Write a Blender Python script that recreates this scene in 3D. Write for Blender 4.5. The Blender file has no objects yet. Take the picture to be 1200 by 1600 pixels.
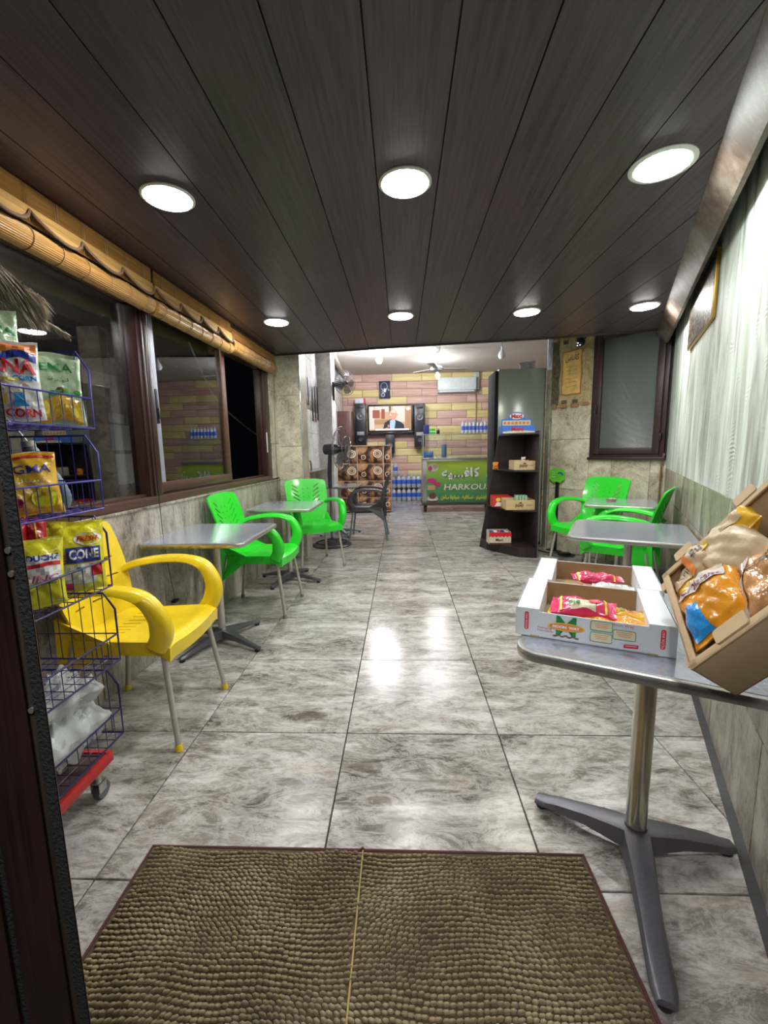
import bpy, bmesh, math, random
from mathutils import Matrix, Vector
PI = math.pi
SC = bpy.context.scene
COL = SC.collection
random.seed(7)

# ------------------------------------------------------------ camera
cam_d = bpy.data.cameras.new('camera')
cam_d.sensor_fit = 'VERTICAL'; cam_d.sensor_height = 24.0
cam_d.lens = 670.0 / 1600.0 * 24.0
cam_d.clip_start = 0.02; cam_d.clip_end = 100
cam = bpy.data.objects.new('camera', cam_d); COL.objects.link(cam)
YAW, PITCH, ROLL = 0.042434, 0.143044, 0.018
f_ = Vector((-math.sin(YAW)*math.cos(PITCH), math.cos(YAW)*math.cos(PITCH), -math.sin(PITCH)))
r_ = Vector((math.cos(YAW), math.sin(YAW), 0)); u_ = r_.cross(f_)
r2 = math.cos(ROLL)*r_ - math.sin(ROLL)*u_; u2 = math.sin(ROLL)*r_ + math.cos(ROLL)*u_
Mc = Matrix.Identity(4)
for i in range(3):
    Mc[i][0] = r2[i]; Mc[i][1] = u2[i]; Mc[i][2] = -f_[i]
Mc[0][3], Mc[1][3], Mc[2][3] = 0, 0, 1.3
cam.matrix_world = Mc
SC.camera = cam
# ------------------------------------------------------------ world, exposure
w = bpy.data.worlds.new('night'); SC.world = w; w.use_nodes = True
w.node_tree.nodes['Background'].inputs[0].default_value = (0.5, 0.6, 0.8, 1)
w.node_tree.nodes['Background'].inputs[1].default_value = 0.001
SC.view_settings.view_transform = 'Standard'; SC.view_settings.look = 'None'
SC.view_settings.exposure = 0.98; SC.view_settings.gamma = 1.0
SC.view_settings.use_curve_mapping = False
E_DOWN = 85.0      # emission of the downlight diffusers
E_BULB = 420.0      # emission of the bulbs in the back room

# ------------------------------------------------------------ material helpers
MATS = {}
def nt(name):
    m = bpy.data.materials.new(name); m.use_nodes = True
    t = m.node_tree; b = t.nodes['Principled BSDF']
    MATS[name] = m
    return m, t, b
def N(t, typ, **kw):
    n = t.nodes.new(typ)
    for k, v in kw.items():
        if k.startswith('i_'):
            key = k[2:]; key = int(key) if key.isdigit() else key
            n.inputs[key].default_value = v
        else: setattr(n, k, v)
    return n
def c4(c): return (c[0], c[1], c[2], 1)
def ramp(t, stops):
    n = t.nodes.new('ShaderNodeValToRGB'); e = n.color_ramp.elements
    e[0].position, e[0].color = stops[0][0], c4(stops[0][1])
    e[1].position, e[1].color = stops[-1][0], c4(stops[-1][1])
    for p, c in stops[1:-1]:
        x = e.new(p); x.color = c4(c)
    return n
def mat(name, col, rough=.5, metal=0., var=.06, scale=14., bump=0., bscale=60., coat=0., trans=0., alpha=1., emit=None, es=0., sss=0.):
    """plain procedural material: a colour with slight noise variation, optional fine bump"""
    m, t, b = nt(name)
    tc = N(t, 'ShaderNodeTexCoord')
    no = N(t, 'ShaderNodeTexNoise', i_Scale=scale, i_Detail=4.0)
    t.links.new(tc.outputs['Object'], no.inputs['Vector'])
    lo = tuple(max(0, x*(1-var)) for x in col); hi = tuple(min(1, x*(1+var)) for x in col)
    rp = ramp(t, [(.3, lo), (.7, hi)])
    t.links.new(no.outputs['Fac'], rp.inputs['Fac']); t.links.new(rp.outputs['Color'], b.inputs['Base Color'])
    b.inputs['Roughness'].default_value = rough; b.inputs['Metallic'].default_value = metal
    b.inputs['Coat Weight'].default_value = coat; b.inputs['Coat Roughness'].default_value = .08
    b.inputs['Transmission Weight'].default_value = trans; b.inputs['Alpha'].default_value = alpha
    if emit: b.inputs['Emission Color'].default_value = c4(emit); b.inputs['Emission Strength'].default_value = es
    if bump:
        n2 = N(t, 'ShaderNodeTexNoise', i_Scale=bscale, i_Detail=3.0)
        t.links.new(tc.outputs['Object'], n2.inputs['Vector'])
        bp = N(t, 'ShaderNodeBump', i_Strength=bump, i_Distance=.01)
        t.links.new(n2.outputs['Fac'], bp.inputs['Height']); t.links.new(bp.outputs['Normal'], b.inputs['Normal'])
    return m
def stone(name, dark, mid, light, rust, rough, bump, scale=1.0, stretch=(1, 1, 1), rot=.5, curl=1.):
    """slate-look porcelain: cloudy blotches with pale wispy veins, offset per tile"""
    m, t, b = nt(name)
    tc = N(t, 'ShaderNodeTexCoord'); oi = N(t, 'ShaderNodeObjectInfo')
    off = N(t, 'ShaderNodeVectorMath', operation='SCALE'); off.inputs[0].default_value = (37, 53, 19)
    t.links.new(oi.outputs['Random'], off.inputs['Scale'])
    ad = N(t, 'ShaderNodeVectorMath', operation='ADD')
    t.links.new(tc.outputs['Object'], ad.inputs[0]); t.links.new(off.outputs[0], ad.inputs[1])
    mp = N(t, 'ShaderNodeMapping'); mp.inputs['Scale'].default_value = stretch; mp.inputs['Rotation'].default_value = (0, 0, rot)
    t.links.new(ad.outputs[0], mp.inputs['Vector'])
    n1 = N(t, 'ShaderNodeTexNoise', i_Scale=2.6*scale, i_Detail=12.0, i_Roughness=.72, i_Distortion=1.0)
    n2 = N(t, 'ShaderNodeTexNoise', i_Scale=6.5*scale, i_Detail=14.0, i_Roughness=.78, i_Distortion=2.6*curl)
    n3 = N(t, 'ShaderNodeTexNoise', i_Scale=1.3*scale, i_Detail=5.0, i_Roughness=.6, i_Distortion=1.0)
    for n in (n1, n2, n3): t.links.new(mp.outputs[0], n.inputs['Vector'])
    r1 = ramp(t, [(.36, dark), (.49, mid), (.62, light)])
    t.links.new(n1.outputs['Fac'], r1.inputs['Fac'])
    r2_ = ramp(t, [(.44, (0, 0, 0)), (.5, (1, 1, 1)), (.56, (0, 0, 0))])
    t.links.new(n2.outputs['Fac'], r2_.inputs['Fac'])
    mx = N(t, 'ShaderNodeMix', data_type='RGBA'); mx.inputs[7].default_value = c4(tuple(min(1, x*1.25) for x in light))
    mv = N(t, 'ShaderNodeMath', operation='MULTIPLY'); mv.inputs[1].default_value = .42
    t.links.new(r2_.outputs['Color'], mv.inputs[0]); t.links.new(mv.outputs[0], mx.inputs[0])
    t.links.new(r1.outputs['Color'], mx.inputs[6])
    r3 = ramp(t, [(.60, (0, 0, 0)), (.72, (1, 1, 1))]); t.links.new(n3.outputs['Fac'], r3.inputs['Fac'])
    mx2 = N(t, 'ShaderNodeMix', data_type='RGBA'); mx2.inputs[7].default_value = c4(rust)
    m3 = N(t, 'ShaderNodeMath', operation='MULTIPLY'); m3.inputs[1].default_value = .4
    t.links.new(r3.outputs['Color'], m3.inputs[0]); t.links.new(m3.outputs[0], mx2.inputs[0])
    t.links.new(mx.outputs[2], mx2.inputs[6]); 
    n4 = N(t, 'ShaderNodeTexNoise', i_Scale=19*scale, i_Detail=10.0, i_Roughness=.8, i_Distortion=3.0*curl); t.links.new(mp.outputs[0], n4.inputs['Vector'])
    r4 = ramp(t, [(.40, (.42, .40, .37)), (.50, (1, 1, 1))]); t.links.new(n4.outputs['Fac'], r4.inputs['Fac'])
    mx3 = N(t, 'ShaderNodeMix', data_type='RGBA', blend_type='MULTIPLY'); mx3.inputs[0].default_value = .55
    t.links.new(mx2.outputs[2], mx3.inputs[6]); t.links.new(r4.outputs['Color'], mx3.inputs[7])
    t.links.new(mx3.outputs[2], b.inputs['Base Color'])
    b.inputs['Roughness'].default_value = rough; b.inputs['Specular IOR Level'].default_value = .32
    bp = N(t, 'ShaderNodeBump', i_Strength=bump, i_Distance=.003)
    t.links.new(n2.outputs['Fac'], bp.inputs['Height']); t.links.new(bp.outputs['Normal'], b.inputs['Normal'])
    return m
def wood(name, a, c, rough=.4, axis=1, sc=1., bump=.15, coat=0., perobj=True):
    m, t, b = nt(name)
    tc = N(t, 'ShaderNodeTexCoord'); oi = N(t, 'ShaderNodeObjectInfo')
    off = N(t, 'ShaderNodeVectorMath', operation='SCALE'); off.inputs[0].default_value = (13, 7, 29)
    t.links.new(oi.outputs['Random'], off.inputs['Scale'])
    ad = N(t, 'ShaderNodeVectorMath', operation='ADD')
    t.links.new(tc.outputs['Object'], ad.inputs[0]); t.links.new(off.outputs[0], ad.inputs[1])
    mp = N(t, 'ShaderNodeMapping'); s = [38*sc]*3; s[axis] = 1.6*sc; mp.inputs['Scale'].default_value = s
    t.links.new(ad.outputs[0], mp.inputs['Vector'])
    n = N(t, 'ShaderNodeTexNoise', i_Scale=1.6, i_Detail=9.0, i_Roughness=.7, i_Distortion=.5)
    t.links.new(mp.outputs[0], n.inputs['Vector'])
    rp = ramp(t, [(.36, a), (.62, c)]); t.links.new(n.outputs['Fac'], rp.inputs['Fac'])
    t.links.new(rp.outputs['Color'], b.inputs['Base Color'])
    b.inputs['Roughness'].default_value = rough; b.inputs['Coat Weight'].default_value = coat
    bp = N(t, 'ShaderNodeBump', i_Strength=bump, i_Distance=.002)
    t.links.new(n.outputs['Fac'], bp.inputs['Height']); t.links.new(bp.outputs['Normal'], b.inputs['Normal'])
    return m
def thin_glass(name, tint=(1, 1, 1), refl=.10, rough=.02):
    m, t, b = nt(name); t.nodes.remove(b)
    o = t.nodes['Material Output']
    tr = N(t, 'ShaderNodeBsdfTransparent'); tr.inputs[0].default_value = c4(tint)
    gl = N(t, 'ShaderNodeBsdfGlossy'); gl.inputs['Roughness'].default_value = rough
    lw = N(t, 'ShaderNodeLayerWeight'); lw.inputs[0].default_value = .35
    mr = N(t, 'ShaderNodeMapRange'); mr.inputs[3].default_value = refl; mr.inputs[4].default_value = min(1, refl+.6)
    t.links.new(lw.outputs['Fresnel'], mr.inputs[0])
    mx = N(t, 'ShaderNodeMixShader'); t.links.new(mr.outputs[0], mx.inputs[0])
    t.links.new(tr.outputs[0], mx.inputs[1]); t.links.new(gl.outputs[0], mx.inputs[2]); t.links.new(mx.outputs[0], o.inputs[0])
    return m
def emis(name, col, s):
    m, t, b = nt(name); b.inputs['Base Color'].default_value = c4(tuple(x*.5 for x in col))
    b.inputs['Emission Color'].default_value = c4(col); b.inputs['Emission Strength'].default_value = s
    return m

# ------------------------------------------------------------ materials
floor_m = stone('floor_stone', (.10, .082, .066), (.30, .275, .25), (.56, .545, .525), (.32, .20, .115), .15, .22, 1.0, (.8, 2.1, 1), .62, curl=.35)
wall_m = stone('wall_stone', (.26, .215, .15), (.54, .475, .355), (.76, .71, .58), (.28, .19, .10), .28, .35, 1.25, (1, 1, 1), .2)
wall_g = stone('wall_stone_grey', (.085, .066, .05), (.25, .215, .175), (.50, .46, .40), (.26, .18, .12), .28, .35, 1.0, (1.2, 1.2, .5), .1)
grout = mat('grout', (.035, .032, .03), .8)
plank_m = wood('ceiling_laminate', (.036, .020, .027), (.088, .053, .068), .38, 1, 1.0, .12)
gapm = mat('dark_gap', (.006, .005, .005), .7)
brown = wood('brown_aluminium', (.022, .009, .008), (.048, .021, .016), .35, 2, .6, .05)
brown_h = wood('brown_aluminium_rail', (.055, .027, .018), (.10, .050, .033), .35, 1, .6, .05)
brown_w = mat('brown_window_paint', (.040, .020, .022), .4, var=.1)
silver = mat('silver_aluminium', (.36, .37, .43), .5, .4)
blackp = mat('black_plastic', (.012, .012, .014), .4)
blackr = mat('black_rubber_seal', (.013, .014, .015), .8, bump=.6, bscale=200)
shelf_m = wood('dark_shelf_laminate', (.022, .012, .014), (.045, .026, .029), .42, 2, .8, .05)
green_p = mat('green_plastic', (.025, .66, .028), .3, var=.03, coat=.25)
yellow_p = mat('yellow_plastic', (.80, .58, .012), .33, var=.12, scale=9, coat=.25)
dark_p = mat('charcoal_plastic', (.055, .052, .058), .42)
alu = mat('aluminium_tube', (.62, .61, .58), .33, .85, var=.1)
alu_leg = mat('painted_steel_leg', (.50, .47, .42), .4, .4, var=.12)
cast = mat('cast_grey_iron', (.15, .15, .175), .38, .6, bump=.08, bscale=140)
goldtube = mat('brass_tinted_steel', (.60, .57, .47), .22, .95, var=.12, scale=5)
white_b = mat('white_board', (.70, .75, .80), .5, var=.02)
kraft = mat('kraft_cardboard', (.50, .36, .21), .75, var=.05, scale=30)
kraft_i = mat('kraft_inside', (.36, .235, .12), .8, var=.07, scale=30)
wire_b = mat('blue_coated_wire', (.018, .016, .10), .35, .2)
wire_l = mat('bright_blue_wire', (.028, .025, .24), .35, .2)
red_m = mat('red_painted_bar', (.55, .02, .02), .4)
white_p = mat('white_plastic', (.75, .77, .78), .35)
glassm = thin_glass('window_glass', (.90, .93, .95), .03, .01)
glass_c = thin_glass('display_glass', (.93, .96, .95), .05, .02)
clearbag = mat('clear_film', (.70, .73, .74), .16, 0, .15, 20, bump=.6, bscale=22, alpha=.42, coat=.8)
bottle_m = mat('bottle_plastic', (.66, .74, .82), .12, 0, .1, trans=.35, coat=.6)
blue_l = mat('blue_label', (.06, .14, .62), .4)
bamboo = wood('bamboo', (.30, .155, .038), (.56, .34, .115), .45, 1, .9, .2)
bamboo2 = wood('bamboo_roll', (.27, .125, .028), (.50, .28, .085), .42, 1, .9, .2)
cordm = mat('braided_brown_cord', (.17, .10, .06), .8, bump=.5, bscale=250)
cordl = mat('tan_string', (.30, .20, .10), .8)
concrete = mat('outside_concrete', (.22, .215, .20), .9, var=.2, scale=4)
paperw = mat('paper', (.62, .62, .60), .7)
lamp_m = emis('downlight_diffuser', (1.0, .985, .96), E_DOWN)
lamp_g = emis('downlight_diffuser_cool', (.93, 1.0, .95), E_DOWN)
lamp_y = emis('downlight_diffuser_warm', (1.0, .97, .84), E_DOWN)
bulb_m = emis('lit_bulb', (.93, .95, 1.0), E_BULB)
trim_w = mat('lamp_trim', (.62, .66, .60), .35)

def plaster():
    m, t, b = nt('combed_plaster')
    tc = N(t, 'ShaderNodeTexCoord')
    mp = N(t, 'ShaderNodeMapping'); mp.inputs['Scale'].default_value = (6, 6, .9); mp.inputs['Rotation'].default_value = (.18, 0, 0)
    t.links.new(tc.outputs['Object'], mp.inputs['Vector'])
    n = N(t, 'ShaderNodeTexNoise', i_Scale=1.1, i_Detail=7.0, i_Roughness=.62, i_Distortion=.8)
    t.links.new(mp.outputs[0], n.inputs['Vector'])
    wv = N(t, 'ShaderNodeTexWave', wave_type='BANDS', bands_direction='Z', i_Scale=17.0, i_Distortion=9.0, i_Detail=2.0)
    wv.inputs['Detail Scale'].default_value = .6
    t.links.new(tc.outputs['Object'], wv.inputs['Vector'])
    rp = ramp(t, [(.36, (.26, .265, .215)), (.49, (.52, .57, .51)), (.60, (.66, .73, .67))])
    t.links.new(n.outputs['Fac'], rp.inputs['Fac']); t.links.new(rp.outputs['Color'], b.inputs['Base Color'])
    mul = N(t, 'ShaderNodeMath', operation='MULTIPLY'); t.links.new(wv.outputs['Fac'], mul.inputs[0])
    n5 = N(t, 'ShaderNodeTexNoise', i_Scale=5.0, i_Detail=2.0); t.links.new(tc.outputs['Object'], n5.inputs['Vector'])
    r5 = ramp(t, [(.56, (0, 0, 0)), (.70, (.12, .12, .12))]); t.links.new(n5.outputs['Fac'], r5.inputs['Fac'])
    t.links.new(r5.outputs['Color'], mul.inputs[1])
    ad = N(t, 'ShaderNodeMath', operation='ADD'); t.links.new(mul.outputs[0], ad.inputs[0]); t.links.new(n.outputs['Fac'], ad.inputs[1])
    bp = N(t, 'ShaderNodeBump', i_Strength=.8, i_Distance=.02); t.links.new(ad.outputs[0], bp.inputs['Height'])
    t.links.new(bp.outputs['Normal'], b.inputs['Normal']); b.inputs['Roughness'].default_value = .6
    return m
plaster_m = plaster()
def tabletop_mat(name, col, sc):
    m, t, b = nt(name)
    tc = N(t, 'ShaderNodeTexCoord')
    v = N(t, 'ShaderNodeTexVoronoi', i_Scale=sc); t.links.new(tc.outputs['Object'], v.inputs['Vector'])
    rp = ramp(t, [(0, tuple(x*.8 for x in col)), (.6, col)]); t.links.new(v.outputs['Distance'], rp.inputs['Fac'])
    t.links.new(rp.outputs['Color'], b.inputs['Base Color'])
    b.inputs['Metallic'].default_value = .55; b.inputs['Roughness'].default_value = .15
    bp = N(t, 'ShaderNodeBump', i_Strength=.10, i_Distance=.003); t.links.new(v.outputs['Distance'], bp.inputs['Height'])
    t.links.new(bp.outputs['Normal'], b.inputs['Normal'])
    return m
top_m = tabletop_mat('stamped_aluminium', (.50, .54, .64), 70)
def mesh_screen():
    m, t, b = nt('fly_screen_over_glass')
    tc = N(t, 'ShaderNodeTexCoord')
    w1 = N(t, 'ShaderNodeTexWave', wave_type='BANDS', bands_direction='Y', i_Scale=42.0, i_Distortion=.6)
    w2 = N(t, 'ShaderNodeTexWave', wave_type='BANDS', bands_direction='Z', i_Scale=42.0, i_Distortion=.6)
    for x in (w1, w2): t.links.new(tc.outputs['Object'], x.inputs['Vector'])
    ad = N(t, 'ShaderNodeMath', operation='ADD'); t.links.new(w1.outputs['Fac'], ad.inputs[0]); t.links.new(w2.outputs['Fac'], ad.inputs[1])
    rp = ramp(t, [(0, (.035, .045, .045)), (1, (.10, .12, .12))]); t.links.new(ad.outputs[0], rp.inputs['Fac'])
    t.links.new(rp.outputs['Color'], b.inputs['Base Color'])
    b.inputs['Roughness'].default_value = .16; b.inputs['Specular IOR Level'].default_value = 1.0
    bp = N(t, 'ShaderNodeBump', i_Strength=.5, i_Distance=.004); t.links.new(ad.outputs[0], bp.inputs['Height'])
    t.links.new(bp.outputs['Normal'], b.inputs['Normal'])
    return m
screen_m = mesh_screen()
def coffee_print():
    m, t, b = nt('coffee_bean_print')
    tc = N(t, 'ShaderNodeTexCoord')
    n = N(t, 'ShaderNodeTexNoise', i_Scale=5.0, i_Detail=6.0, i_Distortion=.6); t.links.new(tc.outputs['Object'], n.inputs['Vector'])
    v = N(t, 'ShaderNodeTexVoronoi', i_Scale=22.0); t.links.new(tc.outputs['Object'], v.inputs['Vector'])
    rp = ramp(t, [(.40, (.03, .012, .008)), (.47, (.17, .06, .035)), (.53, (.50, .25, .11)), (.70, (.68, .42, .22))])
    t.links.new(n.outputs['Fac'], rp.inputs['Fac'])
    mx = N(t, 'ShaderNodeMix', data_type='RGBA', blend_type='MULTIPLY'); mx.inputs[0].default_value = .6
    r2_ = ramp(t, [(.05, (.3, .2, .2)), (.5, (1, 1, 1))]); t.links.new(v.outputs['Distance'], r2_.inputs['Fac'])
    t.links.new(rp.outputs['Color'], mx.inputs[6]); t.links.new(r2_.outputs['Color'], mx.inputs[7])
    t.links.new(mx.outputs[2], b.inputs['Base Color']); b.inputs['Roughness'].default_value = .3
    return m
coffee_m = coffee_print()
def chenille():
    m, t, b = nt('olive_chenille')
    tc = N(t, 'ShaderNodeTexCoord')
    n = N(t, 'ShaderNodeTexNoise', i_Scale=3.5, i_Detail=5.0, i_Roughness=.65); t.links.new(tc.outputs['Object'], n.inputs['Vector'])
    n2 = N(t, 'ShaderNodeTexNoise', i_Scale=90.0, i_Detail=3.0); t.links.new(tc.outputs['Object'], n2.inputs['Vector'])
    mm = N(t, 'ShaderNodeMath', operation='MULTIPLY_ADD'); mm.inputs[1].default_value = .35; 
    t.links.new(n2.outputs['Fac'], mm.inputs[0]); t.links.new(n.outputs['Fac'], mm.inputs[2])
    rp = ramp(t, [(.5, (.10, .070, .026)), (.68, (.205, .152, .070)), (.85, (.30, .232, .122))]); t.links.new(mm.outputs[0], rp.inputs['Fac'])
    t.links.new(rp.outputs['Color'], b.inputs['Base Color']); b.inputs['Roughness'].default_value = .75
    b.inputs['Sheen Weight'].default_value = .3
    return m
chen_m = chenille()

# ------------------------------------------------------------ object helpers
def link(o): COL.objects.link(o); return o
def tag(o, label=None, cat=None, group=None, kind=None):
    if label: o['label'] = label
    if cat: o['category'] = cat
    if group: o['group'] = group
    if kind: o['kind'] = kind
    return o
def thing(name, label, cat, loc=(0, 0, 0), rz=0, group=None, M=None):
    o = link(bpy.data.objects.new(name, None)); o.empty_display_size = .05
    if M is not None: o.matrix_world = M
    else: o.location = loc; o.rotation_euler = (0, 0, rz)
    return tag(o, label, cat, group)
def copy_tree(o, parent=None):
    c = link(o.copy())
    if parent: c.parent = parent
    for ch in list(o.children): copy_tree(ch, c)
    return c
class MB:
    """collects shapes in one bmesh; build() links it as one mesh object"""
    def __init__(s): s.bm = bmesh.new()
    def _xf(s, vs, M):
        if M is not None: bmesh.ops.transform(s.bm, matrix=M, verts=vs)
    def box(s, c, d, bev=0, M=None, seg=2):
        r = bmesh.ops.create_cube(s.bm, size=1)
        vs = r['verts']
        bmesh.ops.scale(s.bm, vec=d, verts=vs); bmesh.ops.translate(s.bm, vec=c, verts=vs)
        s._xf(vs, M)
        if bev:
            es = list({e for v in vs for e in v.link_edges})
            bmesh.ops.bevel(s.bm, geom=es, offset=bev, segments=seg, affect='EDGES', profile=.5)
        return s
    def b2(s, lo, hi, bev=0, M=None):
        return s.box([(a+b)/2 for a, b in zip(lo, hi)], [abs(b-a) for a, b in zip(lo, hi)], bev, M)
    def pts(s, V, F, M=None):
        vs = [s.bm.verts.new(v) for v in V]
        for f in F:
            try: s.bm.faces.new([vs[i] for i in f])
            except ValueError: pass
        s._xf(vs, M); return s
    def tube(s, P, r, n=8, closed=False, caps=True, M=None, flat=None):
        P = [Vector(p) for p in P]; m = len(P); V = []; up = None
        for i, p in enumerate(P):
            if closed: d = P[(i+1) % m]-P[i-1]
            else: d = P[min(i+1, m-1)]-P[max(i-1, 0)]
            d.normalize()
            if up is None:
                up = Vector((0, 0, 1)) if abs(d.z) < .9 else Vector((1, 0, 0))
            a = d.cross(up).normalized(); up = a.cross(d).normalized()
            rr = r[i] if isinstance(r, (list, tuple)) else r
            for k in range(n):
                t = 2*PI*k/n
                V.append(p+a*math.cos(t)*rr+up*math.sin(t)*rr)
        F = []
        for i in range(m if closed else m-1):
            for k in range(n):
                j = (i+1) % m
                F.append((i*n+k, i*n+(k+1) % n, j*n+(k+1) % n, j*n+k))
        if caps and not closed: F.append(tuple(range(n))[::-1]); F.append(tuple((m-1)*n+k for k in range(n)))
        return s.pts(V, F, M)
    def lathe(s, prof, n=16, M=None, cap=True):
        V = []; F = []
        for (r, z) in prof:
            for k in range(n):
                t = 2*PI*k/n; V.append((r*math.cos(t), r*math.sin(t), z))
        for i in range(len(prof)-1):
            for k in range(n): F.append((i*n+k, i*n+(k+1) % n, (i+1)*n+(k+1) % n, (i+1)*n+k))
        if cap:
            F.append(tuple(range(n))[::-1]); F.append(tuple((len(prof)-1)*n+k for k in range(n)))
        return s.pts(V, F, M)
    def prism(s, poly, z0, z1, M=None, bev=0):
        n = len(poly)
        V = [(x, y, z0) for x, y in poly]+[(x, y, z1) for x, y in poly]
        F = [tuple(range(n))[::-1], tuple(range(n, 2*n))]+[(i, (i+1) % n, n+(i+1) % n, n+i) for i in range(n)]
        return s.pts(V, F, M)
    def slab(s, fn, nu, nv, M=None, back=None):
        """closed thin sheet: fn(u,v)->front point, back(u,v)->back point"""
        V = []; F = []
        for g in (fn, back):
            for i in range(nu+1):
                for j in range(nv+1): V.append(g(i/nu, j/nv))
        o = (nu+1)*(nv+1); k = lambda i, j: i*(nv+1)+j
        for i in range(nu):
            for j in range(nv):
                F.append((k(i, j), k(i+1, j), k(i+1, j+1), k(i, j+1)))
                F.append((o+k(i, j), o+k(i, j+1), o+k(i+1, j+1), o+k(i+1, j)))
        for i in range(nu):
            F.append((k(i, 0), o+k(i, 0), o+k(i+1, 0), k(i+1, 0))); F.append((k(i, nv), k(i+1, nv), o+k(i+1, nv), o+k(i, nv)))
        for j in range(nv):
            F.append((k(0, j), k(0, j+1), o+k(0, j+1), o+k(0, j))); F.append((k(nu, j), o+k(nu, j), o+k(nu, j+1), k(nu, j+1)))
        return s.pts(V, F, M)
    def mesh(s, name, m, smooth=True, ang=40):
        bmesh.ops.recalc_face_normals(s.bm, faces=s.bm.faces)
        me = bpy.data.meshes.new(name); s.bm.to_mesh(me); s.bm.free()
        if smooth:
            me.polygons.foreach_set('use_smooth', [True]*len(me.polygons))
            try: me.set_sharp_from_angle(angle=math.radians(ang))
            except Exception: pass
        for x in (m if isinstance(m, (list, tuple)) else [m]): me.materials.append(x)
        return me
    def build(s, name, m, parent=None, M=None, smooth=True, ang=40):
        o = link(bpy.data.objects.new(name, s.mesh(name, m, smooth, ang)))
        if M is not None: o.matrix_world = M
        if parent: o.parent = parent
        return o
def part(name, me, parent, M=None):
    o = link(bpy.data.objects.new(name, me))
    if M is not None: o.matrix_world = M
    o.parent = parent; return o
def T(x, y, z): return Matrix.Translation((x, y, z))
def RZ(a): return Matrix.Rotation(a, 4, 'Z')
def RX(a): return Matrix.Rotation(a, 4, 'X')
def RY(a): return Matrix.Rotation(a, 4, 'Y')
def smoothpath(P, n=6):
    P = [Vector(p) for p in P]; out = []
    for i in range(len(P)-1):
        p0 = P[max(i-1, 0)]; p1 = P[i]; p2 = P[i+1]; p3 = P[min(i+2, len(P)-1)]
        for k in range(n):
            t = k/n
            out.append(.5*((2*p1)+(p2-p0)*t+(2*p0-5*p1+4*p2-p3)*t*t+(3*p1-p0-3*p2+p3)*t**3))
    out.append(P[-1]); return out
TXT = {}
AR = {}
for ch, base, dual in (('ا', 0xFE8D, 0), ('ب', 0xFE8F, 1), ('ة', 0xFE93, 0), ('ت', 0xFE95, 1), ('ث', 0xFE99, 1), ('ج', 0xFE9D, 1), ('ح', 0xFEA1, 1), ('خ', 0xFEA5, 1), ('د', 0xFEA9, 0), ('ذ', 0xFEAB, 0),
                       ('ر', 0xFEAD, 0), ('ز', 0xFEAF, 0), ('س', 0xFEB1, 1), ('ش', 0xFEB5, 1), ('ص', 0xFEB9, 1), ('ض', 0xFEBD, 1), ('ط', 0xFEC1, 1), ('ع', 0xFEC9, 1), ('غ', 0xFECD, 1), ('ف', 0xFED1, 1), ('ق', 0xFED5, 1),
                       ('ك', 0xFED9, 1), ('ل', 0xFEDD, 1), ('م', 0xFEE1, 1), ('ن', 0xFEE5, 1), ('ه', 0xFEE9, 1), ('و', 0xFEED, 0), ('ي', 0xFEF1, 1), ('ـ', 0x0640, 2)): AR[ch] = (base, dual)
def shape(s):
    """joins Arabic letters with their contextual forms and sets them right to left"""
    if not any(c in AR for c in s): return s
    out = []
    for i, c in enumerate(s):
        if c not in AR: out.append(c); continue
        b, d = AR[c]; prev = i > 0 and s[i-1] in AR and AR[s[i-1]][1]; nxt = i+1 < len(s) and s[i+1] in AR
        if d == 2: out.append(c)
        elif d: out.append(chr(b+(3 if prev and nxt else 1 if prev else 2 if nxt else 0)))
        else: out.append(chr(b+(1 if prev else 0)))
    return ''.join(out[::-1])
def text_geo(s, off=0.):
    s = shape(s); key = (s, round(off, 3))
    if key in TXT: return TXT[key]
    c = bpy.data.curves.new('lettering', 'FONT'); c.body = s; c.resolution_u = 2; c.offset = off
    o = bpy.data.objects.new('lettering', c); COL.objects.link(o)
    bpy.context.view_layer.update()
    me = bpy.data.meshes.new_from_object(o.evaluated_get(bpy.context.evaluated_depsgraph_get()))
    V = [tuple(v.co) for v in me.vertices]; me.calc_loop_triangles(); F = [tuple(p.vertices) for p in me.loop_triangles]
    xs = [v[0] for v in V]; ys = [v[1] for v in V]
    cx, cy = (min(xs)+max(xs))/2, (min(ys)+max(ys))/2; W, H = max(xs)-min(xs), max(ys)-min(ys)
    V = [((x-cx)/W, (y-cy)/H, W/H) for x, y, z in V]
    out = []; mids = {}; asp = W/H      # split long triangles so that lettering can follow a curved film
    def mid(a, b):
        k = (min(a, b), max(a, b))
        if k not in mids:
            V.append(tuple((V[a][i]+V[b][i])/2 for i in range(3))); mids[k] = len(V)-1
        return mids[k]
    def le(a, b): return math.hypot((V[a][0]-V[b][0])*asp, V[a][1]-V[b][1])
    st_ = list(F) if len(s) <= 9 else []
    if len(s) > 9: out = F
    while st_:
        a, b, c3 = st_.pop(); L3 = [(le(a, b), a, b, c3), (le(b, c3), b, c3, a), (le(c3, a), c3, a, b)]
        l_, p, q, r_3 = max(L3)
        if l_ < .22: out.append((a, b, c3)); continue
        m_ = mid(p, q); st_ += [(p, m_, r_3), (m_, q, r_3)]
    F = out
    bpy.data.objects.remove(o); bpy.data.curves.remove(c); bpy.data.meshes.remove(me)
    TXT[key] = (V, F, W/H); return TXT[key]
def add_text(mb, s, fn, cx, cy, wd, ht, slant=0., arc=0., bold=0.):
    """lay lettering of size wd x ht at (cx,cy) of a surface fn(a,b)->point"""
    V, F, asp = text_geo(s, min(.055, bold/ht*.75))
    mb.pts([fn(cx+x*wd+y*ht*slant, cy+y*ht-arc*(x*x*4)) for x, y, _ in V], F)
def ell(n=20): return [(math.cos(2*PI*k/n), math.sin(2*PI*k/n)) for k in range(n)]
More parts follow.
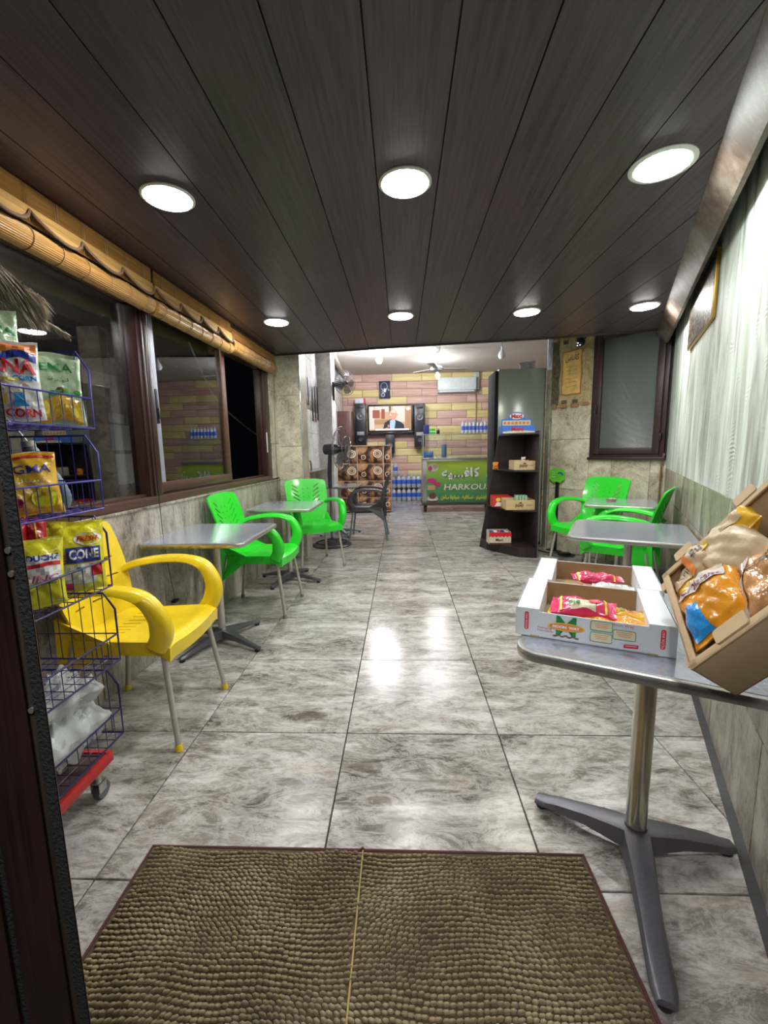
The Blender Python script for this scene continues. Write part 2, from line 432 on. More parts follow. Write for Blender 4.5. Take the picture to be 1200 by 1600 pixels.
def add_poly(mb, poly, fn):
    V = [fn(x, y) for x, y in poly]; mb.pts(V, [tuple(range(len(V)))])
def add_disc(mb, cx, cy, rx, ry, fn, n=20, r0=0.):
    if r0: # ring
        e = ell(n); V = [fn(cx+x*rx, cy+y*ry) for x, y in e]+[fn(cx+x*rx*r0, cy+y*ry*r0) for x, y in e]
        mb.pts(V, [(k, (k+1) % n, n+(k+1) % n, n+k) for k in range(n)])
    else: add_poly(mb, [(cx+x*rx, cy+y*ry) for x, y in ell(n)], fn)

# wall frames: local x = out of the wall into the room, local y = along it
ML = T(-1.6, 2.2, 0) @ RZ(-math.atan2(.1, 3.0))
def frame2(p, yd):
    yd = Vector(yd).normalized(); xd = Vector((yd[1], -yd[0]))
    m = Matrix.Identity(4); m[0][0], m[1][0] = xd; m[0][1], m[1][1] = yd[0], yd[1]; m[0][3], m[1][3] = p; return m
MR = frame2((2.70, 4.50), (1.04-2.70, 1.115-4.50))     # right wall, y runs towards the camera
MS = frame2((1.877, 5.522), (2.70-1.877, 4.50-5.522))  # angled wall with the small window

# ------------------------------------------------------------ floor
fl = MB().b2((-2.6, -.6, -.12), (4.4, 11.6, -.012)).build('floor', grout, smooth=False); tag(fl, kind='structure')
tile_me = MB().box((0, 0, -.008), (.6925, .699, .016), .002, seg=1).mesh('tile', floor_m, True)
for i in range(-3, 7):
    for j in range(-2, 15):
        if i > 3 and j < 5: continue
        part('tile', tile_me, fl, T(-.268+.697*(i+.5), 1.82+.7035*(j+.5), 0))

def tile_wall(parent, M, s0, s1, zr, wdt, m, off=0., stagger=True, d=.012, sh=0.):
    """stone tiles over a wall patch; zr = list of joint heights; each tile its own part"""
    for r in range(len(zr)-1):
        a = s0+off-(wdt/2 if stagger and r % 2 else 0)
        while a > s0: a -= wdt
        while a < s1:
            lo, hi = max(a, s0), min(a+wdt, s1)
            if hi-lo > .02:
                c = ((lo+hi)/2, (zr[r]+zr[r+1])/2)
                me = MB().box((0, 0, 0), (d, hi-lo-.004, zr[r+1]-zr[r]-.004), .002, seg=1).mesh('tile', m)
                part('tile', me, parent, M @ T(d/2+sh, c[0], c[1]))
            a += wdt
# ------------------------------------------------------------ left wall with the long window
lw = MB()
lw.b2((-.14, -1.65, 0), (-.001, 3.02, .975)); lw.b2((-.14, -1.65, 2.26), (-.001, 3.02, 2.62)); lw.b2((-.14, 2.75, .975), (-.001, 3.02, 2.26))
lwo = lw.build('wall_left', grout, M=ML, smooth=False); tag(lwo, kind='structure')
lwo_inv = ML.inverted()
def child_of(o, M): return M  # parts are linked with world matrix before parenting
def parent_keep(o, p):
    mw = o.matrix_world.copy(); o.parent = p; o.matrix_parent_inverse = p.matrix_world.inverted(); o.matrix_world = mw
# (tiles are given in wall space, the wall object carries the world matrix)
tile_wall(lwo, T(-.001, 0, 0), -1.65, 3.02, [0, .975], .62, wall_g, off=.89, stagger=False)
tile_wall(lwo, T(-.001, 0, 0), 2.755, 3.02, [.995, 1.40, 2.0, 2.6], .60, wall_m, off=0, stagger=False, d=.02)
MB().b2((0, 0, 0), (.02, 3.3, .018), .003).build('ledge', wall_g, lwo, T(-.001, -.28, .965))
# window_1: frame, posts, sliding sash
wn = link(bpy.data.objects.new('window_1', None)); wn.matrix_world = ML; tag(wn, kind='structure')
f = MB(); f.b2((-.10, -1.65, .985), (.012, 2.75, 1.035), .004); f.b2((-.07, -1.65, 1.035), (-.03, 2.75, 1.05), .002)
f.b2((-.10, -1.65, 2.20), (.010, 2.75, 2.26), .004); f.build('frame_rail', brown_h, wn)
f = MB(); f.b2((-.10, .44, 1.035), (.004, .505, 2.2), .003); f.b2((-.06, .505, 1.035), (.010, .56, 2.2), .003)
f.b2((-.10, .47, 1.035), (.014, .49, 2.2), .002); f.build('window_post', brown, wn)
f = MB(); f.b2((-.10, 2.60, 1.035), (.010, 2.75, 2.2), .004); f.b2((-.05, 2.575, 1.035), (-.02, 2.6, 2.2), .002); f.build('frame_jamb', brown, wn)
MB().b2((-.05, .575, 1.05), (-.012, .64, 2.2), .003).build('sash_stile', silver, wn)
lk = MB(); lk.b2((-.012, .595, 1.50), (-.004, .622, 1.72), .003); lk.b2((-.006, .60, 1.53), (.004, .617, 1.60), .002); lk.build('latch', blackp, wn)
MB().b2((-.05, 1.60, 1.05), (-.012, 1.69, 2.2), .003).build('sash_stile', brown_h, wn)
MB().b2((-.05, .575, 1.05), (-.010, 1.69, 1.115), .003).build('sash_rail', brown_h, wn)
MB().b2((-.034, .64, 1.115), (-.030, 1.60, 2.2)).build('pane', glassm, wn, smooth=False)
MB().b2((-.074, -1.65, 1.05), (-.070, .44, 2.2)).build('pane', glassm, wn, smooth=False)
MB().b2((-.02, 2.605, 1.30), (.016, 2.625, 1.52), .003).build('pull_handle', white_p, wn)

# ------------------------------------------------------------ night outside the window
tag(MB().b2((-6.5, -1.5, -.3), (-1.85, 9, -.02)).build('ground', concrete, smooth=False), kind='structure')
oc = MB(); oc.b2((-6.0, -1.0, 2.95), (-1.9, 7.2, 3.1)); oc.b2((-3.4, -1.0, 2.60), (-3.15, 7.2, 2.95)); oc.b2((-6.0, 4.9, 2.6), (-3.2, 5.2, 2.95))
oco = oc.build('awning_roof', concrete, smooth=False)
tag(oco, 'grey concrete canopy outside the left window, seen above the plume', 'canopy')
pl = thing('concrete_pillar', 'stained concrete pillar outside the window with torn paper notices', 'pillar', (-3.1, 4.8, 0))
MB().b2((-.18, -.36, -.05), (.05, .33, 2.6), .01).build('shaft', stone('pillar_stone', (.12, .09, .06), (.32, .27, .20), (.48, .43, .34), (.12, .08, .05), .8, .3, 2.), pl)
for (a, b_, z0, z1) in ((-.33, .0, 1.35, 1.62), (-.30, .05, .98, 1.31), (-.34, -.10, 1.64, 1.74)):
    MB().b2((.05, a, z0), (.054, b_, z1)).build('notice', paperw, pl)

ol = thing('added_fill_lamp', 'small added fill lamp under the canopy outside the window, out of the frame', 'lamp', (-2.7, 2.45, 2.55))  # added out of view to brighten the pillar and canopy outside
MB().lathe([(.001, -.06), (.05, -.04), (.06, 0), (.03, .04)], 14).build('globe', emis('fill_lamp_globe', (1, .92, .80), 170), ol); MB().tube([(0, 0, .03), (0, 0, .40)], .008, 6).build('stem', blackp, ol)
tag(MB().tube(smoothpath([(-2.2, 4.6, 2.45), (-2.3, 5.4, 1.98), (-2.35, 6.4, 1.72), (-2.4, 7.4, 1.55)], 8), .010, 6).build('outdoor_cable', paperw), 'pale cable sagging across the dark window opening', 'cable')
# ------------------------------------------------------------ column at the end of the left wall
cl = MB().b2((-1.62, 5.21, 0), (-1.205, 5.60, 3.2)).build('wall_column', wall_m, smooth=False); tag(cl, kind='structure')
Mcol = T(0, 0, 0)
for (z0, z1) in ((0, .166), (.166, .766), (.766, 1.366), (1.366, 1.966), (1.966, 2.566)):
    part('tile', MB().box((0, 0, 0), (.40, .012, z1-z0-.004), .002, seg=1).mesh('tile', wall_m), cl, T(-1.405, 5.204, (z0+z1)/2))
tag(MB().b2((-1.204, 5.20, 0), (-1.192, 5.232, 2.6), .002).build('trim_sheen', mat('column_sheen', (.55, .58, .66), .12, .3)), kind='structure')  # pale strip standing in for the bright reflection on the column's side

# ------------------------------------------------------------ right wall
rw = MB().b2((-.14, -.02, 0), (-.001, 4.45, 1.07)).b2((-.14, -.02, 1.07), (.010, 4.45, 2.75))
rwo = rw.build('wall_right', plaster_m, M=MR, smooth=False); tag(rwo, kind='structure')
tile_wall(rwo, T(-.001, 0, 0), 0, 4.45, [0, .40, .80, 1.07], .70, wall_g, off=.14)
MB().b2((-.001, 0, 0), (.040, 4.45, .006)).build('mortar_strip', mat('dark_mortar', (.07, .07, .075), .85, bump=.4), rwo)
# angled wall
sg = MB(); sg.b2((-.14, -.0, 0), (-.001, 1.312, 3.2)); sgo = sg.build('wall_back_right', grout, M=MS, smooth=False); tag(sgo, kind='structure')
tile_wall(sgo, T(-.001, 0, 0), 0, .50, [0, .19, .79, 1.39, 1.99, 2.59, 3.2], .60, wall_m, off=.0, stagger=False)
tile_wall(sgo, T(-.001, 0, 0), .50, 1.312, [0, .58, 1.175], .40, wall_m, off=.26, stagger=False)
tile_wall(sgo, T(-.001, 0, 0), .50, 1.312, [2.5, 2.85, 3.2], .60, wall_m, off=.5, stagger=False)
# window_2
w2 = link(bpy.data.objects.new('window_2', None)); w2.matrix_world = MS; tag(w2, kind='structure')
def fr(s0, s1, z0, z1, wd, x0, x1, m, name, par):
    for (a, b_, c, d) in ((s0, s0+wd, z0, z1), (s1-wd, s1, z0, z1), (s0+wd, s1-wd, z0, z0+wd), (s0+wd, s1-wd, z1-wd, z1)):
        MB().b2((x0, a, c), (x1, b_, d), .003).build(name, m, par)
fr(.52, 1.285, 1.175, 2.56, .045, 0, .035, brown_w, 'frame_bar', w2)
fr(.56, 1.245, 1.215, 2.515, .065, .012, .055, brown_w, 'sash_bar', w2)
MB().b2((0, .50, 1.150), (.06, 1.305, 1.180), .004).build('window_sill', brown_w, w2)
MB().b2((.02, .62, 1.275), (.026, 1.185, 2.455)).build('pane', screen_m, w2, smooth=False)
h = MB(); h.b2((.055, .572, 1.66), (.075, .592, 1.76), .004); h.tube([(.075, .582, 1.70), (.095, .582, 1.70), (.095, .60, 1.62)], .006); h.build('window_handle', blackp, w2)
for z in (1.35, 2.35): MB().b2((.02, 1.245, z), (.065, 1.262, z+.07), .003).build('hinge', blackp, w2)

# ------------------------------------------------------------ front ceiling of laminate planks
CZ = 2.40
cb = MB().prism([(-1.62, .3), (.72, .3), (1.10, 1.40), (2.62, 4.42), (1.55, 4.64), (.1, 4.82), (-1.62, 5.10)], CZ+.012, CZ+.10)
cbo = cb.build('ceiling', gapm, smooth=False); tag(cbo, kind='structure')
def edge_y(x):
    P = [(-1.7, 5.11), (.1, 4.82), (1.55, 4.64), (2.7, 4.40)]
    for (a, b_), (c, d) in zip(P, P[1:]):
        if x <= c: return b_+(d-b_)*(x-a)/(c-a)
    return P[-1][1]
PWD = .2525
for k in range(-7, 11):
    x0 = -.085+PWD*k; x1 = x0+PWD-.005
    x0c, x1c = max(x0, -1.56), min(x1, 2.50)
    if x1c-x0c < .02: continue
    # start line follows the slanting right wall
    ys0 = max(.3, (x0c-.36)/.489); ys1 = max(.3, (x1c-.36)/.489)
    xm = (x0c+x1c)/2
    if edge_y(xm)-max(ys0, ys1) < .05: continue
    poly = [(x0c-xm, ys0), (x1c-xm, ys1), (x1c-xm, edge_y(x1c)-.03), (x0c-xm, edge_y(x0c)-.03)]
    MB().prism(poly, 0, .012).build('plank', plank_m, cbo, T(xm, 0, CZ), smooth=False)
# fascia that closes the ceiling edge
fa = MB()
for (a, b_) in (((-1.62, 5.10), (.1, 4.82)), ((.1, 4.82), (1.55, 4.64)), ((1.55, 4.64), (2.60, 4.42))):
    d = Vector((b_[0]-a[0], b_[1]-a[1])); n = Vector((-d[1], d[0])).normalized()*.03
    fa.prism([a, b_, (b_[0]-n[0], b_[1]-n[1]), (a[0]-n[0], a[1]-n[1])], CZ-.012, CZ+.16)
tag(fa.build('trim_2', wood('dark_fascia', (.018, .011, .010), (.05, .032, .028), .4, 0), smooth=False), kind='structure')
# sloping brown cove between ceiling and right wall
def cove():
    m, t, b = nt('rusty_brown_cove')
    tc = N(t, 'ShaderNodeTexCoord'); n = N(t, 'ShaderNodeTexNoise', i_Scale=3.0, i_Detail=8.0, i_Roughness=.7)
    t.links.new(tc.outputs['Object'], n.inputs['Vector'])
    rp = ramp(t, [(.38, (.05, .026, .016)), (.5, (.11, .075, .055)), (.66, (.26, .22, .18))]); t.links.new(n.outputs['Fac'], rp.inputs['Fac'])
    t.links.new(rp.outputs['Color'], b.inputs['Base Color']); b.inputs['Roughness'].default_value = .55
    bp = N(t, 'ShaderNodeBump', i_Strength=.4, i_Distance=.01); t.links.new(n.outputs['Fac'], bp.inputs['Height']); t.links.new(bp.outputs['Normal'], b.inputs['Normal'])
    return m
cv = MB()
V = []
for s in (0, 1.0, 1.9, 2.95, 4.45):
    V += [(.170, s, 2.398), (.088, s, 2.290), (.070, s, 2.290), (.062, s, 2.305), (.140, s, 2.41)]
F = []
for i in range(4):
    for k in range(5): F.append((i*5+k, i*5+(k+1) % 5, (i+1)*5+(k+1) % 5, (i+1)*5+k))
F += [(0, 1, 2, 3, 4), (20, 21, 22, 23, 24)]
cv.pts(V, F); tag(cv.build('trim_3', cove(), M=MR, smooth=False), kind='structure')

# downlights
def downlight(x, y, label, m, tw=.012, z=CZ, r=.098):
    t = thing('ceiling_light', label, 'downlight', (x, y, z), 0, 'round downlights in the plank ceiling' if z == CZ else 'lamps of the back room')
    MB().lathe([(r+tw, 0), (r+tw, -.004), (r+tw*.6, -.008), (r, -.008), (r-.002, -.002), (r-.002, 0)], 32).build('trim_ring', trim_w, t)
    MB().lathe([(r-.001, -.007), (r-.003, -.010), (r*.8, -.012), (.001, -.013)], 32, cap=False).build('diffuser', m, t)
downlight(-.996, 1.992, 'round lit downlight nearest the bamboo blind, front row left', lamp_m)
downlight(.029, 1.962, 'round lit downlight in the middle of the front row', lamp_m)
downlight(1.046, 1.920, 'round lit downlight with a wide pale rim, front row right', lamp_g, .022)
downlight(-1.051, 3.814, 'small-looking lit downlight at the left end of the far row', lamp_m)
downlight(.008, 3.745, 'lit downlight of the far row above the television', lamp_m)
downlight(1.038, 3.747, 'warm-tinted lit downlight of the far row above the dark shelf', lamp_y)
downlight(1.948, 3.693, 'lit downlight of the far row in front of the small window', lamp_m)

# added unseen canopy behind the camera; its made-up downlights fill the front
tag(MB().b2((-2.4, -2.2, 2.42), (2.2, .30, 2.52)).build('ceiling_added_canopy', plank_m, smooth=False), kind='structure')
for x_, lb in ((-1.0, 'left'), (.05, 'middle'), (1.05, 'right')):
    downlight(x_, -.35, 'added fill downlight in the unseen canopy behind the camera, ' + lb, lamp_m, z=2.42)
# ------------------------------------------------------------ back room
bw = MB(); bw.b2((-1.64, 11.30, 0), (4.32, 11.42, 3.3)); bwo = bw.build('wall_back', mat('brick_joint', (.33, .22, .17), .7), smooth=False); tag(bwo, kind='structure')
yb = wood('yellow_brick', (.68, .55, .20), (.84, .72, .36), .5, 0, .25, .05); pb = wood('pink_brick', (.52, .30, .24), (.76, .52, .45), .5, 0, .25, .05)
rr = random.Random(4)
BH = .188
for r in range(17):
    z0 = .02+r*BH; a = -1.5+(-.62 if r % 2 else -.24)
    while a < 4.2:
        lo, hi = max(a, -1.5), min(a+.76, 4.2)
        if hi-lo > .03:
            i_ = int(round((a+3)/.38)); yel = ((i_+r*3) % 5 in (0, 2)) if rr.random() < .75 else rr.random() < .5
            part('brick', MB().b2(((lo-hi)/2+.006, -.012, .006), ((hi-lo)/2-.006, 0, BH-.006), .003).mesh('brick', yb if yel else pb), bwo, T((lo+hi)/2, 11.30, z0))
        a += .76
white_t = stone('pale_wall_tile', (.45, .44, .42), (.66, .65, .63), (.80, .79, .78), (.42, .38, .33), .25, .1, .8)
bl = MB(); bl.b2((-1.64, 5.60, 0), (-1.501, 11.3, 3.3)); bl.b2((-1.501, 7.92, 0), (-1.25, 8.4, 3.1)); bl.b2((-1.501, 7.86, 3.1), (-1.21, 8.46, 3.2))
blo = bl.build('wall_left_back_room', white_t, smooth=False); tag(blo, kind='structure')
for yk in range(7):
    for zk in range(5):
        y0 = 5.62+yk*.6; z0 = [0, 1.0, 1.6, 2.2, 2.8][zk]; z1 = [1.0, 1.6, 2.2, 2.8, 3.2][zk]
        if y0 > 7.5: y0 = 8.42+(yk-4)*.6
        part('tile', MB().box((0, 0, 0), (.01, .594, z1-z0-.006), .002, seg=1).mesh('tile', white_t if zk else wall_g), blo, T(-1.497, y0+.3, (z0+z1)/2))
tag(MB().b2((-1.64, 4.4, 3.22), (4.32, 11.42, 3.34)).build('ceiling_back_room', mat('painted_slab', (.56, .52, .48), .7, var=.05, scale=1.5), smooth=False), kind='structure')
tag(MB().b2((4.2, 5.60, 0), (4.32, 11.3, 3.22)).b2((1.90, 5.60, 0), (4.2, 5.70, 3.22)).build('wall_right_back_room', mat('back_room_wall', (.5, .47, .43), .7), smooth=False), kind='structure')
tag(MB().b2((1.86, 5.56, 0), (2.0, 5.72, 3.22)).build('wall_pier', wall_m, smooth=False), kind='structure')
tag(MB().tube([(-1.25, 7.4, 3.17), (-1.42, 11.25, 3.17)], .05, 6).build('trim_4', mat('ceiling_duct', (.42, .36, .30), .7)), kind='structure')

# ------------------------------------------------------------ doorway we look through
dr = link(bpy.data.objects.new('door_1', None)); tag(dr, kind='structure')
door_m = wood('door_brown_aluminium', (.013, .005, .005), (.035, .014, .012), .4, 2, 1.2, .05)
def leafp(name, x0, x1, m, y0=.5, y1=.512):
    return MB().prism([(x0, y0), (x1, y0), (x1-.006, y1), (x0-.006, y1)] if x0 < -.47 else [(x0, y0), (x1, y0), (x1-.010, y1), (x0-.013, y1)], 0, 2.4).build(name, m, dr, smooth=False)
MB().prism([(-.4740, .506), (-1.30, .506), (-1.30, .530), (-.4985, .530)], 0, 2.4).build('door_leaf', door_m, dr, smooth=False)
leafp('edge_bead', -.4675, -.4682, brown_h)
leafp('rubber_seal', -.4682, -.4836, blackr, .499)
leafp('seal_groove', -.4836, -.4945, wood('groove_brown', (.03, .021, .017), (.07, .05, .04), .5, 2, 1.2, .05), .503)
leafp('door_stile', -.4945, -.560, door_m, .499)
leafp('glazing_bead', -.560, -.575, blackr, .504)
leafp('door_panel', -.575, -1.30, door_m, .499)
for z_ in (1.155, 1.185, .97): MB().lathe([(.001, -.003), (.004, -.003), (.004, .002)], 10, M=T(-.4895, .502, z_) @ RX(PI/2)).build('screw', alu, dr)

# ------------------------------------------------------------ tables
def rsq(hw, hd, r, n=6):
    P = []
    for (cx, cy, a0) in ((hw-r, hd-r, 0), (-hw+r, hd-r, PI/2), (-hw+r, -hd+r, PI), (hw-r, -hd+r, 1.5*PI)):
        for k in range(n+1):
            t = a0+PI/2*k/n; P.append((cx+r*math.cos(t), cy+r*math.sin(t)))
    return P
def ring_slab(mb, polys):
    """stack of equal-length outlines (poly, z) closed at both ends"""
    n = len(polys[0][0]); V = []; F = []
    for p, z in polys: V += [(x, y, z) for x, y in p]
    for i in range(len(polys)-1):
        for k in range(n): F.append((i*n+k, i*n+(k+1) % n, (i+1)*n+(k+1) % n, (i+1)*n+k))
    F.append(tuple(range(n))[::-1]); F.append(tuple((len(polys)-1)*n+k for k in range(n)))
    mb.pts(V, F)
def table(x, y, rz, hw, hd, H, label, leg_rz=0., legs=4, L=.34, custom=None, lw=1.0, rim_m=None, pole_m=None, foot_m=None, rr_=.06, stain=None, pole_r=.024, tm=None):
    t = thing('cafe_table', label, 'table', (x, y, 0), rz, 'metal pedestal tables')
    o = rsq(hw, hd, rr_); q = lambda d: rsq(hw-d, hd-d, max(rr_-d, .01))
    mb = MB(); ring_slab(mb, [(q(.010), H-.030), (q(.002), H-.026), (o, H-.018), (o, H-.008), (q(.003), H-.002), (q(.012), H), (q(.016), H-.001)])
    mb.build('table_rim', rim_m or alu, t)
    mb = MB(); ring_slab(mb, [(q(.017), H-.004), (q(.017), H)]); mb.build('tabletop', tm or top_m, t, smooth=False)
    if stain:
        MB().b2((-hw+.05, -hd-.0015, H-.026), (hw-.1, -hd+.004, H-.012), .001).build('worn_edge', stain, t)
    MB().b2((-.13, -.13, H-.045), (.13, .13, H-.031), .004).build('bracket', cast, t)
    MB().tube([(0, 0, .085), (0, 0, H-.045)], pole_r, 20).build('pole', pole_m or alu, t)
    MB().lathe([(.036, .055), (.036, .085), (.030, .10), (pole_r, .105)], 20).build('collar', foot_m or cast, t)
    for k, (a, L) in enumerate(custom or [(leg_rz+2*PI*k/legs, L) for k in range(legs)]):
        M = RZ(a)
        secs = [(.0, .034, .035, .098), (.06, .032, .040, .092), (.14, .026, .040, .078), (.24, .022, .030, .055), (L-.03, .021, .020, .040), (L, .016, .018, .036)]
        V = []; F = []
        for (xx, w_, z0, z1) in secs:
            w_ *= lw; V += [(xx, -w_*.9, z0), (xx, -w_, z0+.004), (xx, -w_*.75, z1-.003), (xx, -w_*.45, z1), (xx, w_*.45, z1), (xx, w_*.75, z1-.003), (xx, w_, z0+.004), (xx, w_*.9, z0)]
        for i in range(len(secs)-1):
            for j in range(8): F.append((i*8+j, i*8+(j+1) % 8, (i+1)*8+(j+1) % 8, (i+1)*8+j))
        F += [tuple(range(8))[::-1], tuple(5*8+j for j in range(8))]
        lg = MB().pts(V, F, M).build('leg', foot_m or cast, t)
        MB().lathe([(.017, 0), (.019, .004), (.017, .016), (.010, .022)], 12, M=M @ T(L-.018, 0, 0)).build('glide', blackp, lg)
    return t
TA = math.atan2(-.4404, .8978)   # tables on the right stand square to the slanting wall
def wallrot(): return TA
table(.735, 1.245, TA, .330, .345, .775, 'nearest square aluminium cafe table, carrying the snack boxes, on a grey three-armed foot', custom=[(math.radians(d)-TA, l) for d, l in ((143, .315), (1, .31), (251, .43))], lw=1.45, pole_m=goldtube, pole_r=.030)
table(1.43, 2.72, TA, .335, .345, .775, 'aluminium cafe table with empty shiny top, behind the snack-box table', leg_rz=.6)
table(2.075, 4.13, TA, .30, .33, .775, 'glassy cafe table under the small window with an ashtray on it', leg_rz=.6)
worn = mat('yellow_stained_edge', (.42, .30, .04), .5, .3, var=.5, scale=30)
table(-1.255, 2.78, 0, .325, .365, .775, 'square cafe table with worn yellow-stained edge beside the yellow chair', leg_rz=math.radians(-26), stain=worn)
table(-1.15, 4.22, 0, .31, .345, .775, 'cafe table between the two green chairs by the long window', leg_rz=math.radians(-18))
tb = table(-.97, 6.62, 0, .32, .30, .775, 'dark cafe table behind the pedestal fan', leg_rz=.5, foot_m=mat('blue_grey_steel', (.20, .28, .32), .4, .6), rim_m=mat('grey_edge', (.28, .28, .28), .4, .5))

# ------------------------------------------------------------ molded armchairs
def seat_mesh(m):
    def top(u, v):
        x = -.215+.475*u; y = (v-.5)*2; hw = .205+.035*u
        z = .500-.018*math.cos(y*PI/2)*(1 if .1 < u < .9 else .6)+.012*u
        fz = max(0, (u-.86)/.14); z -= .028*fz*fz
        sz = max(0, (abs(y)-.82)/.18); z -= .012*sz*sz
        return Vector((x+.012*math.cos(y*PI/2)*u, y*hw, z))
    def bot(u, v):
        p = top(u, v); y = (v-.5)*2
        e = max(abs(y), .0); edge = 1 if (u > .93 or e > .93 or u < .03) else 0
        return p-Vector((.004 if u > .93 else 0, 0, .062 if edge else .014))
    mb = MB().slab(top, 22, 22, back=bot)
    return mb
def back_fn(off):
    def g(u, v):   # u up the back, v across
        y = (v-.5)*2; hw = .185+.068*math.sin(min(1, u*1.3)*PI/2)
        x = -.205-.045*u-.085*u**1.6+.045*y*y*(1-.3*u)
        z = .430+.545*u-.022*(abs(y)**4)*(u**6)
        return Vector((x-off, y*hw*(1-.04*max(0, (u-.93)/.07)**2), z-off*.25))
    return g
def apply_bool(me, cut):
    a = bpy.data.objects.new('base', me); b = bpy.data.objects.new('cutter', cut); COL.objects.link(a); COL.objects.link(b)
    md = a.modifiers.new('b', 'BOOLEAN'); md.operation = 'DIFFERENCE'; md.object = b; md.solver = 'EXACT'; md.use_self = True
    bpy.context.view_layer.update()
    r = bpy.data.meshes.new_from_object(a.evaluated_get(bpy.context.evaluated_depsgraph_get()))
    for o in (a, b): bpy.data.objects.remove(o)
    r.polygons.foreach_set('use_smooth', [True]*len(r.polygons))
    try: r.set_sharp_from_angle(angle=math.radians(35))
    except Exception: pass
    return r
def chair_meshes(m, kind):
    bmh = MB().slab(back_fn(0), 20, 16, back=back_fn(.012)).mesh('backrest', m)
    sm = seat_mesh(m).mesh('seat', m)
    if kind == 'slots':
        c = MB()
        for sgn in (-1, 1):
            for i in range(5):
                zc = .70+.048*i
                c.box((0, 0, 0), (.4, .105-.006*i if i < 4 else .07, .012), M=T(-.28, sgn*(.115+.004*i), zc) @ RX(sgn*math.radians(33)))
            for i in range(5): c.box((0, 0, 0), (.4, .010, .010), M=T(-.28, sgn*.030*(1+.2*(i % 2)), .68+.045*i))
        bmh = apply_bool(bmh, c.mesh('cut', m, False))
        c = MB()
        for k in range(-2, 3): c.box((-.08, k*.045, .49), (.075, .007, .1), M=None)
        for k in range(-1, 3): c.box((-.15, k*.045-.02, .49), (.03, .007, .1))
        sm = apply_bool(sm, c.mesh('cut', m, False))
    elif kind == 'bars':
        c = MB()
        for i in range(3):
            for s_ in (-1, 0, 1): c.box((-.26, s_*.13+.02, .60+.09*i), (.4, .07, .008))
        bmh = apply_bool(bmh, c.mesh('cut', m, False))
        c = MB()
        for k in range(-3, 4): c.box((-.06, k*.04, .49), (.09, .006, .1))
        sm = apply_bool(sm, c.mesh('cut', m, False))
    arms = []
    for s in (-1, 1):
        P = smoothpath([(-.275, s*.222, .665), (-.20, s*.245, .715), (-.06, s*.268, .742), (.09, s*.275, .742), (.19, s*.272, .705), (.240, s*.262, .62), (.240, s*.250, .54), (.205, s*.238, .475)], 5)
        V = []; F = []
        for i, p in enumerate(P):
            d = (P[min(i+1, len(P)-1)]-P[max(i-1, 0)]).normalized(); nn = Vector((-d.z, 0, d.x)).normalized()
            a = Vector((0, 1, 0)); tt = i/(len(P)-1); wd = .032+.010*math.sin(PI*tt); th = .018+.024*max(0, min(1, (tt-.45)/.35))
            sec = [(-1, -.6), (-.8, .6), (-.35, 1), (.35, 1), (.8, .6), (1, -.6), (.75, -1), (-.75, -1)]
            V += [p+a*wd*q[0]+nn*th*q[1] for q in sec]
        for i in range(len(P)-1):
            for j in range(8): F.append((i*8+j, i*8+(j+1) % 8, (i+1)*8+(j+1) % 8, (i+1)*8+j))
        F += [tuple(range(8)), tuple((len(P)-1)*8+j for j in range(8))]
        arms.append(MB().pts(V, F).mesh('armrest', m, True, 60))
    skirts = []
    for s in (-1, 1):   # moulded rear corner that carries the hind leg
        V = [(-.20, s*.19, .49), (-.245, s*.235, .60), (-.0, s*.222, .475), (-.225, s*.235, .30), (-.265, s*.222, .30),
             (-.20, s*.175, .49), (-.245, s*.215, .60), (-.0, s*.205, .475), (-.225, s*.212, .30), (-.265, s*.205, .30)]
        F = [(0, 1, 2), (0, 2, 3, 4), (0, 4, 1), (5, 7, 6), (5, 9, 8, 7), (5, 6, 9), (1, 6, 7, 2), (2, 7, 8, 3), (3, 8, 9, 4), (4, 9, 6, 1)]
        skirts.append(MB().pts(V, F).mesh('rear_corner', m, False))
    legs = []
    for (x0, y0, x1, y1, zt) in ((.205, .205, .265, .250, .47), (.205, -.205, .265, -.250, .47), (-.205, .195, -.285, .238, .47), (-.205, -.195, -.285, -.238, .47)):
        legs.append((MB().tube([(x0, y0, zt), (x1, y1, .012)], .0125, 12).mesh('leg', alu_leg), MB().tube([(x1+(x0-x1)*.06, y1+(y0-y1)*.06, .03), (x1, y1, 0)], [.0155, .0165], 12)))
    return dict(back=bmh, seat=sm, arms=arms, skirts=skirts, legs=legs)
def chair(x, y, rz, label, CM, capm, legm=None, s=1.0):
    t = thing('molded_armchair', label, 'chair', (x, y, 0), rz, None); t.scale = (s, s, s)
    part('seat', CM['seat'], t); part('backrest', CM['back'], t)
    for a in CM['arms']: part('armrest', a, t)
    for a in CM['skirts']: part('rear_corner', a, t)
    for i, (lg, cp) in enumerate(CM['legs']):
        l = part('leg', lg, t)
        if isinstance(cp, MB): cp = cp.mesh('foot_cap', capm); CM['legs'][i] = (lg, cp)
        part('foot_cap', cp, l)
    return t
CG = chair_meshes(green_p, 'slots'); CY = chair_meshes(yellow_p, 'bars'); CD = chair_meshes(dark_p, 'plain')
for l_ in range(4): CD['legs'][l_][0].materials[0] = mat('blue_grey_leg', (.16, .21, .23), .4, .4)
capg = mat('grey_foot_cap', (.22, .22, .21), .6)
chair(-1.262, 1.94, .0, 'scuffed yellow plastic armchair with grey metal legs and yellow feet', CY, yellow_p)
chair(-1.185, 3.46, -.04, 'bright green slotted armchair under the left window, nearer the camera', CG, capg)
chair(-1.01, 4.84, math.radians(-60), 'green armchair facing us in front of the stone column', CG, capg)
chair(1.93, 4.50, math.radians(210), 'green armchair facing us against the wall below the small window', CG, capg)
chair(1.835, 3.60, math.radians(143), 'green armchair seen from behind, its back against the plaster wall', CG, capg)
